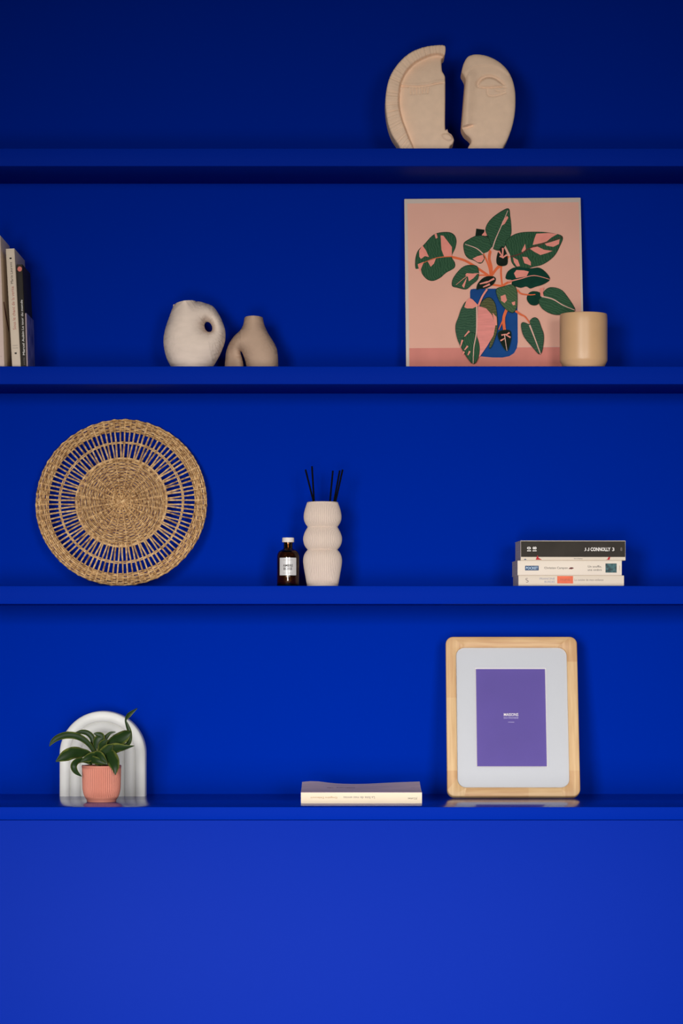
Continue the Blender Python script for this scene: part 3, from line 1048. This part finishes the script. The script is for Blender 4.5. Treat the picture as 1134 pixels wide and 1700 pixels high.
yk = 0.0   # centre plane of the weave
i = 0
r = 3.2
while r < 74.5:
    nu = 40 if r > 22 else 20
    o = obj('weave_strand', ring(r * pxm, nu, (i % 2) * math.pi, 0.0019, 1.3 * pxm, 0.0013, wob=0.0003, seed=i), m_straws[i % 3], bsk)
    i += 1
    r += 2.45
for r in (75.8,):
    obj('weave_strand', ring(r * pxm, 92, 0, 0.0005, 1.5 * pxm, 0.0018, wob=0.0003, seed=70), m_straws[2], bsk)
for r, nm in ((101.5, 1), (103.6, 2)):
    obj('middle_ring', ring(r * pxm, 92, nm * math.pi, 0.0012, 1.15 * pxm, 0.0011, wob=0.0007, seed=50 + nm), m_straws[2], bsk)
i = 0
r = 122.4
while r < 142:
    obj('rim_strand', ring(r * pxm, 92, (i % 2) * math.pi, 0.0021, 1.7 * pxm, 0.0018, wob=0.0005, seed=90 + i), m_straws[(i * 2 + 1) % 3], bsk)
    i += 1
    r += 2.95
obj('rim_strand', ring(141.0 * pxm, 92, math.pi * .5, 0.0022, 1.9 * pxm, 0.0024, wob=0.0005, seed=120), m_straws[0], bsk)

NS = 92
rs = np.random.RandomState(11)
for i in range(NS):
    t = 2 * math.pi * (i + 0.5) / NS
    pair = 2 * math.pi * ((i // 2) * 2 + 1) / NS
    t_in = pair + (t - pair) * 0.55 + rs.uniform(-.006, .006)
    t_o = t + rs.uniform(-.006, .006)
    bm = bmesh.new()
    pts = []
    for (rr, tt_) in ((70, t_in), (84, t_in + (t - t_in) * .3), (102.5, t), (122, t_o), (139, t_o)):
        pts.append((rr * pxm * math.cos(tt_), 0.0006 * (1 if i % 2 else -1), rr * pxm * math.sin(tt_) + RK))
    rows = []
    for j, p in enumerate(pts):
        d = Vector(pts[min(j + 1, 4)]) - Vector(pts[max(j - 1, 0)])
        d.normalize()
        a = Vector((d.z, 0, -d.x))
        w_ = 1.45 * pxm * rs.uniform(.85, 1.15)
        p = Vector(p)
        rows.append([p + a * w_ + Vector((0, .0003, 0)), p + a * w_ * .4 - Vector((0, .0011, 0)), p - a * w_ * .4 - Vector((0, .0011, 0)), p - a * w_ + Vector((0, .0003, 0)), p + Vector((0, .001, 0))])
    vs = grid_faces(bm, rows, close_u=True)
    bm.faces.new(vs[0][::-1])
    bm.faces.new(vs[-1])
    bmesh.ops.recalc_face_normals(bm, faces=bm.faces[:])
    obj('spoke', bm, m_straws[int(rs.randint(3))] if i % 3 else m_straws[2], bsk)
# inner spokes that start from the crossed centre
for i in range(20):
    t = 2 * math.pi * (i + .5) / 20
    bm = bmesh.new()
    a = (2 * pxm * math.cos(t), 0, 2 * pxm * math.sin(t) + RK)
    b = (73 * pxm * math.cos(t), 0, 73 * pxm * math.sin(t) + RK)
    tube(bm, [a, b], 0.0011, 6)
    obj('inner_spoke', bm, m_straws[2], bsk)
for t in (0.6, 2.2, 0.15):
    bm = bmesh.new()
    tube(bm, [(-7 * pxm * math.cos(t), -0.0022, RK - 7 * pxm * math.sin(t)), (0, -0.0034, RK), (7 * pxm * math.cos(t), -0.0022, RK + 7 * pxm * math.sin(t))], 0.0013, 6)
    obj('centre_cross', bm, m_straws[2], bsk)

# ------------------------------------------------------------------ reed diffuser and bottle
m_ceram = mat('bisque_ceramic', (0.62, 0.50, 0.42), 0.7, 0.3, var=0.03, vscale=30)
yD = 0.08
sD = S(yD)
k6 = 150 / 981 * sD
cd = P(535.6, 0, yD)


def dz(cy):
    return P(0, 760 + cy * 150 / 981, yD).z - Z3


pr = [(166, 1392), (170, 1385), (172, 1372), (180, 1330), (190, 1270), (203, 1200), (211, 1140), (211, 1100), (203, 1060), (185, 1025), (166, 1002), (164, 996),
      (184, 972), (203, 935), (212, 890), (208, 850), (192, 805), (172, 768), (164, 752), (166, 746), (185, 718), (200, 685), (206, 645), (203, 605), (190, 550), (175, 505), (168, 484), (164, 479)]
prof = [(k6 * a, max(0, dz(b))) for a, b in spline(pr[1:-1], 4)]
prof[0] = (prof[0][0], 0)
rt = prof[-1][0]
zt = prof[-1][1]
prof += [(rt - .0008, zt + .0008), (rt - .0022, zt + .0006), (rt - .003, zt - .002), (rt - 0.003, zt - .02), (rt - .002, zt - .06), (0.004, zt - .07)]
nfl = len(prof) - 6
dif = obj('diffuser_vase', lathe(prof, 360, ribs=60, amp=lambda k, z: 0.0010 if 4 < k < nfl - 2 else 0.0), m_ceram, loc=(cd.x, yD, Z3), angle=70)
tag(dif, 'pale fluted three-bulge ceramic diffuser vase holding black reeds', 'vase')
m_reed = mat('black_reed', (0.003, 0.003, 0.005), 0.9, 0.05)
for (x0, y0, x1, y1, oy, lab) in ((440, 128, 528, 480, .004, 'thin black reed tilting furthest towards the amber bottle'),
                                  (510, 92, 533, 480, .009, 'tallest black reed standing almost upright in the fluted vase'),
                                  (737, 140, 705, 480, .010, 'black reed tilting slightly towards the stacked books'),
                                  (812, 138, 748, 480, .004, 'black reed of the close pair tilting towards the stacked books'),
                                  (843, 128, 765, 480, -.004, 'outermost black reed tilting most towards the stacked books')):
    a = P(440 + x0 * 150 / 981, 760 + y0 * 150 / 981, yD + oy)
    b = P(440 + x1 * 150 / 981, 760 + y1 * 150 / 981, yD + oy * .5)
    b2 = b + (b - a) * 1.02
    b2.x = max(min(b2.x, cd.x + 0.020), cd.x - 0.020)
    bm = bmesh.new()
    tube(bm, [a - b2, b - b2, (0, 0, 0)], 0.0015, 10)
    tag(obj('reed_stick', bm, m_reed, loc=b2), lab, 'reed stick', 'reeds in the diffuser vase')

yA = 0.07
sA = S(yA)
kA = 150 / 981 * sA
ca = P(440 + 251 * 150 / 981, 0, yA)


def az(cy):
    return P(0, 760 + cy * 150 / 981, yA).z - Z3


bot = empty('amber_bottle', (ca.x, yA, Z3), 'small amber glass bottle with white cap and pale label', 'bottle')
m_amb = bpy.data.materials.new('amber_glass')
m_amb.use_nodes = True
b = m_amb.node_tree.nodes['Principled BSDF']
b.inputs['Base Color'].default_value = (0.66, 0.25, 0.05, 1)
b.inputs['Roughness'].default_value = 0.04
b.inputs['Transmission Weight'].default_value = 1.0
b.inputs['IOR'].default_value = 1.45
RA = 122 * kA
pr = [(RA * .90, 0), (RA * .97, 0.0008), (RA, 0.003), (RA, az(1090)), (RA * .985, az(1060)), (RA * .93, az(1035)), (RA * .82, az(1014)), (RA * .62, az(1000)), (RA * .46, az(990)), (RA * .40, az(980)), (RA * .40, az(925)), (RA * .40, az(905)),
      (RA * .33, az(905)), (RA * .33, az(985)), (RA * .58, az(1010)), (RA * .78, az(1030)), (RA * .88, az(1060)), (RA * .90, az(1095)), (RA * .90, 0.006), (RA * .8, 0.004), (RA * .3, 0.004)]
obj('glass_body', lathe(pr, 64), m_amb, bot, angle=45)
m_liq = mat('brown_oil', (0.035, 0.013, 0.005), 0.3, 0.2)
obj('liquid', lathe([(RA * .82, 0.0038), (RA * .935, 0.0062), (RA * .935, az(1085)), (RA * .90, az(1058)), (RA * .80, az(1030)), (RA * .2, az(1029))], 48), m_liq, bot)
m_cap = mat('white_cap', (0.70, 0.62, 0.57), 0.5, 0.4)
rcap = 65 * kA
obj('cap', lathe([(rcap * .97, az(917)), (rcap, az(914)), (rcap, az(874)), (rcap * .96, az(868)), (rcap * .3, az(867))], 48), m_cap, bot)
m_lab = mat('paper_label', (0.52, 0.50, 0.49), 0.35, 0.5, coat=0.4)
rows = []
half = math.asin(88 / 122)
for j in range(2):
    zz = az(1278) if j == 0 else az(1088)
    rows.append([((RA + .0003) * math.sin(-half + 2 * half * i / 24), -(RA + .0003) * math.cos(-half + 2 * half * i / 24), zz) for i in range(25)])
bm = bmesh.new()
grid_faces(bm, rows)
lab = obj('label', bm, m_lab, bot)


def curved(s_, zc_, hgt, wid, m):
    t_ = text(bot, s_, 0, zc_, 0, hgt, m, width=wid, bold=0.01)
    t_.parent = lab
    for v in t_.data.vertices:
        a = v.co.x / RA
        v.co = ((RA + .0006) * math.sin(a), -(RA + .0006) * math.cos(a), v.co.z)


curved('AMBRE', az(1172), 0.0042, 0.0165, m_ink)
curved('BOISE', az(1207), 0.0042, 0.0145, m_ink)
curved('diffuseur de parfum', az(1112), 0.0014, 0.016, m_greyink)
curved('100 ml - 3.4 fl oz', az(1255), 0.0014, 0.017, m_greyink)

# ------------------------------------------------------------------ ribbed arch
m_arch = mat('white_arch_ceramic', (0.66, 0.65, 0.62), 0.45, 0.3, var=0.02, vscale=20)
k8 = crop(60, 1150, 210 / 1134)
yR = 0.112
sR = S(yR)
RR = 71.3 * sR
cxr = P(170.2, 0, yR).x
Htop = P(0, 1180.6, yR).z - ZL
leg = Htop - RR
bm = bmesh.new()
nring, prof = 4, []
rw = RR / nring
NP = 64
for i in range(NP + 1):
    r = RR * (1 - i / NP)
    ph = (RR - r) / rw
    f = ph - math.floor(ph)
    if i == NP:
        f = 0.5
    hgt = 0.0045 * math.sqrt(max(0, 1 - (2 * f - 1) ** 2)) ** .9
    prof.append((max(r, 0.0004), -hgt))
path = [('l', 0), ('l', .5)] + [('a', math.pi * (1 - j / 48)) for j in range(49)] + [('r', .5), ('r', 0)]
rows = []
for kind, v in path:
    row = []
    for r, y in prof:
        if kind == 'l':
            c = (-r, y, leg * v)
        elif kind == 'r':
            c = (r, y, leg * v)
        else:
            c = (r * math.cos(v), y, leg + r * math.sin(v))
        row.append(c)
    row = [(row[0][0], 0.030, row[0][2])] + row
    rows.append(row)
vs = grid_faces(bm, rows, flip=True)
back = [v[0] for v in vs]
bm.faces.new(back)
bmesh.ops.remove_doubles(bm, verts=bm.verts[:], dist=1e-6)
bmesh.ops.recalc_face_normals(bm, faces=bm.faces[:])
arch = obj('ribbed_arch', bm, m_arch, loc=(cxr, yR + 0.0, ZL), angle=50)
tag(arch, 'white ceramic arch ornament with concentric ribs behind the potted plant', 'ornament')

# ------------------------------------------------------------------ potted plant
m_pot = mat('terracotta_pink', (0.51, 0.185, 0.128), 0.6, 0.3, var=0.03, vscale=40)
yP = -0.040
sP = S(yP)
rp = 33.0 * sP
zr = P(0, 1270.3, yP).z - ZL
plant = empty('potted_plant', (P(168.6, 0, yP).x, yP, ZL), 'small leafy plant in a fluted coral pot before the white arch', 'plant')
pr = [(rp * .70, 0), (rp * .735, 0.0006), (rp * .74, 0.0026), (rp * .76, 0.0040), (rp * .83, 0.0075), (rp * .90, 0.0125), (rp * .945, 0.019), (rp * .965, 0.026), (rp * .98, zr - 0.012), (rp * .985, zr - 0.006), (rp * .99, zr - 0.003),
      (rp, zr - 0.0024), (rp, zr - 0.0006), (rp * .98, zr), (rp * .93, zr - 0.0003), (rp * .92, zr - 0.004), (rp * .88, zr - 0.03), (rp * .5, zr - 0.04)]
prs = spline(pr[:10], 3) + pr[10:]
nst = len(prs) - 8
obj('pot', lathe(prs, 464, ribs=58, amp=lambda k, z: 0.0012 if 0.0085 < z < zr - 0.004 and k <= nst else 0.0), m_pot, plant, angle=70)
m_soil = mat('dark_soil', (0.02, 0.011, 0.007), 0.95, 0.1, bump=0.8, bscale=300)
obj('soil', lathe([(rp * .915, zr - 0.010), (rp * .915, zr - 0.0055), (rp * .6, zr - 0.003), (rp * .1, zr - 0.002)], 40), m_soil, plant)

m_leaf = bpy.data.materials.new('variegated_leaf')
m_leaf.use_nodes = True
nt = m_leaf.node_tree
b = nt.nodes['Principled BSDF']
b.inputs['Roughness'].default_value = 0.42
b.inputs['Specular IOR Level'].default_value = 0.18
at = nt.nodes.new('ShaderNodeAttribute')
at.attribute_name = 'margin'
tc = nt.nodes.new('ShaderNodeTexCoord')
nz = nt.nodes.new('ShaderNodeTexNoise')
nz.inputs['Scale'].default_value = 90
ad = nt.nodes.new('ShaderNodeMath')
ad.operation = 'MULTIPLY_ADD'
ad.inputs[1].default_value = 0.5
nt.links.new(tc.outputs['Object'], nz.inputs['Vector'])
nt.links.new(nz.outputs['Fac'], ad.inputs[0])
nt.links.new(at.outputs['Fac'], ad.inputs[2])
rp_ = nt.nodes.new('ShaderNodeValToRGB')
e = rp_.color_ramp.elements
e[0].position, e[0].color = 0.0, (0.010, 0.024, 0.006, 1)
e[1].position, e[1].color = 1.35, (0.20, 0.23, 0.05, 1)
e2 = e.new(0.70)
e2.color = (0.014, 0.034, 0.007, 1)
e[2].position = 1.0
e[2].color = (0.17, 0.19, 0.04, 1)
mr = nt.nodes.new('ShaderNodeMath')
mr.operation = 'MULTIPLY'
mr.inputs[1].default_value = 0.78
nt.links.new(ad.outputs[0], mr.inputs[0])
nt.links.new(mr.outputs[0], rp_.inputs['Fac'])
nt.links.new(rp_.outputs['Color'], b.inputs['Base Color'])

org = plant.location


def leaf(pts, widths, fold=0.35, twist=0.0, n=6):
    """pts: (crop x, crop y, depth offset from the pot's centre); widths in crop pixels"""
    q = spline([(*p, w) for p, w in zip(pts, widths)], n)
    W = []
    for (x, y, dy, w) in q:
        px, py = k8(x, y)
        p = P(px, py, yP + dy)
        W.append((p - org, max(w, 1.5) * 210 / 1134 * S(yP + dy) * .5))
    bm = bmesh.new()
    lay = bm.verts.layers.float.new('margin')
    rows, marg = [], []
    N = len(W)
    for i, (p, w) in enumerate(W):
        d = (W[min(i + 1, N - 1)][0] - W[max(i - 1, 0)][0]).normalized()
        a = d.cross(Vector((0, 1, 0)))
        if a.length < .15:
            a = Vector((1, 0, 0))
        a.normalize()
        nrm = a.cross(d).normalized()
        tw = twist * i / N
        a2 = a * math.cos(tw) + nrm * math.sin(tw)
        n2 = nrm * math.cos(tw) - a * math.sin(tw)
        row = []
        for t in (-1, -.55, 0, .55, 1):
            row.append(p + a2 * (w * t) + n2 * (fold * w * (abs(t) ** 1.3)))
            marg.append(abs(t))
        rows.append(row)
    vs = grid_faces(bm, rows)
    k = 0
    for r_ in vs:
        for v in r_:
            v[lay] = marg[k]
            k += 1
    o = obj('leaf', bm, m_leaf, plant, angle=80)
    so = o.modifiers.new('thickness', 'SOLIDIFY')
    so.thickness = 0.0007
    return o


leaf([(545, 640, .004), (510, 520, .002), (450, 440, -.002), (370, 392, -.006), (280, 380, -.010), (200, 400, -.014), (150, 435, -.016), (118, 482, -.018)], [16, 30, 48, 58, 62, 52, 36, 3])
leaf([(540, 640, -.004), (470, 545, -.010), (400, 540, -.018), (330, 540, -.026), (255, 570, -.032), (175, 618, -.036)], [14, 40, 92, 108, 92, 3])
leaf([(500, 640, -.010), (420, 606, -.022), (362, 618, -.030), (336, 660, -.034), (358, 712, -.032), (408, 750, -.028)], [20, 40, 52, 56, 40, 3])
leaf([(560, 640, .010), (515, 500, .014), (505, 410, .016), (460, 362, .016), (405, 352, .014), (345, 360, .012)], [16, 34, 48, 46, 36, 3])
leaf([(575, 640, .008), (545, 520, .006), (555, 440, .004), (580, 395, .004), (545, 372, .004), (515, 368, .004)], [20, 60, 92, 70, 40, 4])
leaf([(580, 640, .012), (575, 500, .014), (620, 410, .016), (665, 362, .018), (712, 352, .018)], [14, 24, 38, 22, 3])
leaf([(590, 640, .004), (620, 520, .002), (690, 450, .000), (750, 410, -.004), (810, 372, -.006), (850, 352, -.006)], [24, 70, 110, 120, 90, 10], twist=0.5)
leaf([(600, 640, .006), (650, 520, .008), (690, 440, .008), (690, 385, .008)], [20, 50, 46, 4])
leaf([(760, 470, .004), (815, 465, .004), (838, 420, .002), (836, 350, .002), (818, 295, .002), (804, 245, .002), (832, 198, .000), (908, 140, -.002)], [8, 34, 40, 38, 30, 16, 40, 4], twist=0.4)
leaf([(580, 640, -.008), (630, 540, -.014), (710, 500, -.020), (790, 492, -.024), (880, 474, -.026)], [40, 90, 92, 50, 3], twist=-0.5)
leaf([(570, 600, -.010), (620, 545, -.018), (675, 590, -.028), (705, 660, -.036), (710, 738, -.038)], [60, 110, 120, 78, 3])
leaf([(560, 650, -.012), (600, 560, -.018), (650, 500, -.022), (690, 470, -.024)], [50, 100, 80, 10])
leaf([(560, 640, -.012), (530, 570, -.022), (470, 585, -.030), (395, 622, -.034)], [30, 70, 70, 3])
leaf([(545, 630, -.014), (535, 560, -.024), (575, 575, -.032), (640, 632, -.036)], [30, 66, 78, 4])
leaf([(500, 640, -.016), (480, 600, -.024), (540, 610, -.032), (630, 640, -.034)], [30, 60, 62, 8])
leaf([(560, 640, -.002), (590, 520, -.006), (600, 460, -.010), (640, 420, -.012)], [40, 80, 70, 6])
for (x0, y0, x1, y1) in ((555, 650, 500, 540), (565, 650, 545, 500), (575, 650, 620, 520), (570, 650, 590, 560)):
    a = P(*k8(x0, y0), yP) - org
    b_ = P(*k8(x1, y1), yP - .004) - org
    bm = bmesh.new()
    tube(bm, [a - Vector((0, 0, .004)), (a + b_) / 2, b_], [0.0016, 0.0014, 0.001], 8)
    obj('stem', bm, mat('pale_stem', (0.14, 0.15, 0.06), 0.5), plant)

# ------------------------------------------------------------------ photo frame
aF = math.radians(15)
TF = 0.014
xF = P(851.5, 0, 0.07).x
rootF = Vector((xF, 0.045, ZL + TF * math.sin(aF) + 0.0002))
frm = empty('photo_frame', rootF, 'rounded pale wood photo frame with white mount and purple card', 'photo frame', rot=(-aF, 0, 0))
kf = crop(720, 1040, 270 / 1134)


def fp(x, y):
    return on_plane(*kf(x, y), rootF, aF)


u0, u1 = fp(92, 900)[0], fp(1018, 900)[0]
v1 = fp(500, 70)[1]
wo = (u1 - u0) / 2
uc = (u0 + u1) / 2
iu0, iu1 = fp(164, 900)[0] - uc, fp(944, 900)[0] - uc
iv0, iv1 = fp(500, 1122)[1], fp(500, 145)[1]
frm.location.x += uc


def rrect(x0, x1, z0, z1, r, nc=8):
    """rounded rectangle, clockwise from the lower left side going up; equal samples per side"""
    out = []
    side = 24

    def lin(a, b):
        return [(a[0] + (b[0] - a[0]) * i / side, a[1] + (b[1] - a[1]) * i / side) for i in range(side)]

    def arc(c, a0, a1):
        return [(c[0] + r * math.cos(a0 + (a1 - a0) * i / nc), c[1] + r * math.sin(a0 + (a1 - a0) * i / nc)) for i in range(nc)]
    pi = math.pi
    out += lin((x0, z0 + r), (x0, z1 - r)) + arc((x0 + r, z1 - r), pi, pi / 2)
    out += lin((x0 + r, z1), (x1 - r, z1)) + arc((x1 - r, z1 - r), pi / 2, 0)
    out += lin((x1, z1 - r), (x1, z0 + r)) + arc((x1 - r, z0 + r), 0, -pi / 2)
    out += lin((x1 - r, z0), (x0 + r, z0)) + arc((x0 + r, z0 + r), -pi / 2, -pi)
    return out


sF = S(0.07)
OUT = rrect(-wo, wo, 0, v1, 12.5 * sF)
def matched(x0, x1, z0, z1, r):
    pts = rrect(x0, x1, z0, z1, r)
    for i, (a, c) in enumerate(OUT):
        sd, k_ = divmod(i, 32)
        if k_ < 24:
            if sd in (0, 2):
                pts[i] = (pts[i][0], min(max(c, z0 + r), z1 - r))
            else:
                pts[i] = (min(max(a, x0 + r), x1 - r), pts[i][1])
    return pts


INN = matched(iu0, iu1, iv0, iv1, 14.5 * sF)
OUT2 = rrect(-wo + .0018, wo - .0018, .0018, v1 - .0018, 12.5 * sF - .0018)
INN2 = matched(iu0 - .0008, iu1 + .0008, iv0 - .0008, iv1 + .0008, 14.5 * sF + .0008)


def woodmat(name, c1, c2, vertical):
    st = (220, 60, 14) if vertical else (14, 60, 220)
    return mat(name, c1, 0.5, 0.35, vscale=1.0, col2=c2, stretch=st)


WV = [woodmat('beech_v%d' % i, a, b, True) for i, (a, b) in enumerate((((0.50, 0.28, 0.13), (0.62, 0.40, 0.20)), ((0.55, 0.34, 0.165), (0.65, 0.44, 0.23)), ((0.47, 0.26, 0.12), (0.60, 0.37, 0.18))))]
WH = [woodmat('beech_h%d' % i, a, b, False) for i, (a, b) in enumerate((((0.50, 0.28, 0.13), (0.62, 0.40, 0.20)), ((0.55, 0.34, 0.165), (0.65, 0.44, 0.23)), ((0.46, 0.25, 0.12), (0.60, 0.37, 0.18))))]
# staves: index ranges along the ring (32 samples per side incl. corner; left up, top, right down, bottom leftwards)
NR = len(OUT)
cuts = [(4, 15, WV[1]), (15, 32, WV[0]), (32, 56, WH[0]), (56, 68, WV[2]), (68, 85, WV[1]), (85, 103, WV[0]), (103, 116, WH[2]), (116, 132, WH[1]), (132, 4 + NR, WV[2])]
cuts = [(3, 15, WV[1]), (15, 32, WV[0]), (32, 56, WH[0]), (56, 67, WV[2]), (67, 85, WV[1]), (85, 98, WV[0]), (98, 105, WH[1]), (105, 118, WH[0]), (118, NR - 0, WV[1]), (NR, NR + 3, WV[2])]
for a, b_, mm in cuts:
    bm = bmesh.new()
    rows = []
    for i in range(a, b_ + 1):
        j = i % NR
        o_, o2, n_, n2 = OUT[j], OUT2[j], INN[j], INN2[j]
        rows.append([(n_[0], TF, n_[1]), (n_[0], 0.0008, n_[1]), (n2[0], 0, n2[1]), (o2[0], 0, o2[1]), (o_[0] * .55 + o2[0] * .45, 0.0005, o_[1] * .55 + o2[1] * .45), (o_[0], 0.0020, o_[1]), (o_[0], TF, o_[1])])
    vs = grid_faces(bm, rows, close_u=True)
    bm.faces.new(vs[0][::-1])
    bm.faces.new(vs[-1])
    bmesh.ops.recalc_face_normals(bm, faces=bm.faces[:])
    obj('frame_stave', bm, mm, frm, angle=50)
m_mount = mat('white_mount', (0.45, 0.455, 0.48), 0.7, 0.3, bump=0.03, bscale=900)
m_bevel = mat('mount_bevel', (0.66, 0.63, 0.60), 0.7, 0.2)
mo = [(a, c) for a, c in rrect(iu0 - .002, iu1 + .002, iv0 - .002, iv1 + .002, 14.5 * sF + .001)]
pu0, pv0 = fp(303, 970)
pu1, pv1 = fp(787, 291)
pu0 -= uc
pu1 -= uc
pu0b, pu1b = fp(300, 600)[0] - uc, fp(784, 600)[0] - uc
yM = 0.0045
bm = bmesh.new()
loops = []
es = []
for lp in (mo, [(pu0b - .0016, pv0 - .0016), (pu1b + .0016, pv0 - .0016), (pu1b + .0016, pv1 + .0016), (pu0b - .0016, pv1 + .0016)]):
    vs = [bm.verts.new((p[0], yM, p[1])) for p in lp]
    es += [bm.edges.new((vs[i], vs[(i + 1) % len(vs)])) for i in range(len(vs))]
bmesh.ops.triangle_fill(bm, use_beauty=True, edges=es, normal=(0, -1, 0))
for f in bm.faces:
    f.normal_update()
    if f.normal.y > 0:
        f.normal_flip()
mount = obj('mount', bm, m_mount, frm, smooth=False)
bm = bmesh.new()
grid_faces(bm, [[(pu0b - .0016, yM, pv0 - .0016), (pu1b + .0016, yM, pv0 - .0016), (pu1b + .0016, yM, pv1 + .0016), (pu0b - .0016, yM, pv1 + .0016)],
                [(pu0b, yM + .0014, pv0), (pu1b, yM + .0014, pv0), (pu1b, yM + .0014, pv1), (pu0b, yM + .0014, pv1)]], close_u=True)
obj('mount_bevel', bm, m_bevel, mount, smooth=False)
m_purple = mat('purple_card', (0.092, 0.06, 0.265), 0.6, 0.3, var=0.03, vscale=15)
card = rect(frm, 'purple_card', pu0b - .001, pu1b + .001, pv0 - .001, pv1 + .001, yM + .0015, m_purple)
uM = (pu0b + pu1b) / 2 - 0.0002
text(card, 'MAISONS', uM, fp(500, 609)[1], yM + .0012, 0.0052, m_white, width=0.0245, bold=0.012)
text(card, 'DU MONDE', uM, fp(500, 632)[1], yM + .0012, 0.0028, mat('lilac_ink', (0.5, 0.45, 0.6), 0.6), width=0.0245)
text(card, 'PARIS', uM, fp(500, 662)[1], yM + .0012, 0.0016, MATS['lilac_ink'], width=0.010)
# clear glass pane
m_pane = bpy.data.materials.new('clear_pane')
m_pane.use_nodes = True
nt = m_pane.node_tree
nt.nodes.remove(nt.nodes['Principled BSDF'])
tr = nt.nodes.new('ShaderNodeBsdfTransparent')
gl = nt.nodes.new('ShaderNodeBsdfGlossy')
gl.inputs['Roughness'].default_value = 0.02
fr = nt.nodes.new('ShaderNodeFresnel')
fr.inputs['IOR'].default_value = 1.45
mx = nt.nodes.new('ShaderNodeMixShader')
nt.links.new(fr.outputs[0], mx.inputs[0])
nt.links.new(tr.outputs[0], mx.inputs[1])
nt.links.new(gl.outputs[0], mx.inputs[2])
nt.links.new(mx.outputs[0], nt.nodes['Material Output'].inputs['Surface'])
flat(frm, 'glass_pane', rrect(iu0 - .001, iu1 + .001, iv0 - .001, iv1 + .001, 14.5 * sF), 0.0030, m_pane)
obj('backing_board', box(-wo + .006, wo - .006, TF - .005, TF - .001, .006, v1 - .006), mat('backing_card', (0.05, 0.045, 0.04), 0.9), frm, smooth=False)
# easel strut at the back reaching down to the ledge
st_top = Vector((0, TF, v1 * .62))
foot_y = (0.165 - rootF.y)
inv = Matrix.Rotation(aF, 3, 'X')
foot = inv @ Vector((0, foot_y - 0.03, ZL - rootF.z + 0.002))
bm = bmesh.new()
rows = []
for p, w_ in ((st_top, .012), (foot, .022)):
    rows.append([(p.x - w_, p.y - .001, p.z), (p.x + w_, p.y - .001, p.z), (p.x + w_, p.y + .0015, p.z), (p.x - w_, p.y + .0015, p.z)])
vs = grid_faces(bm, rows, close_u=True)
bm.faces.new(vs[0][::-1])
bm.faces.new(vs[-1])
bmesh.ops.recalc_face_normals(bm, faces=bm.faces[:])
obj('easel_strut', bm, MATS['backing_card'], frm, smooth=False)
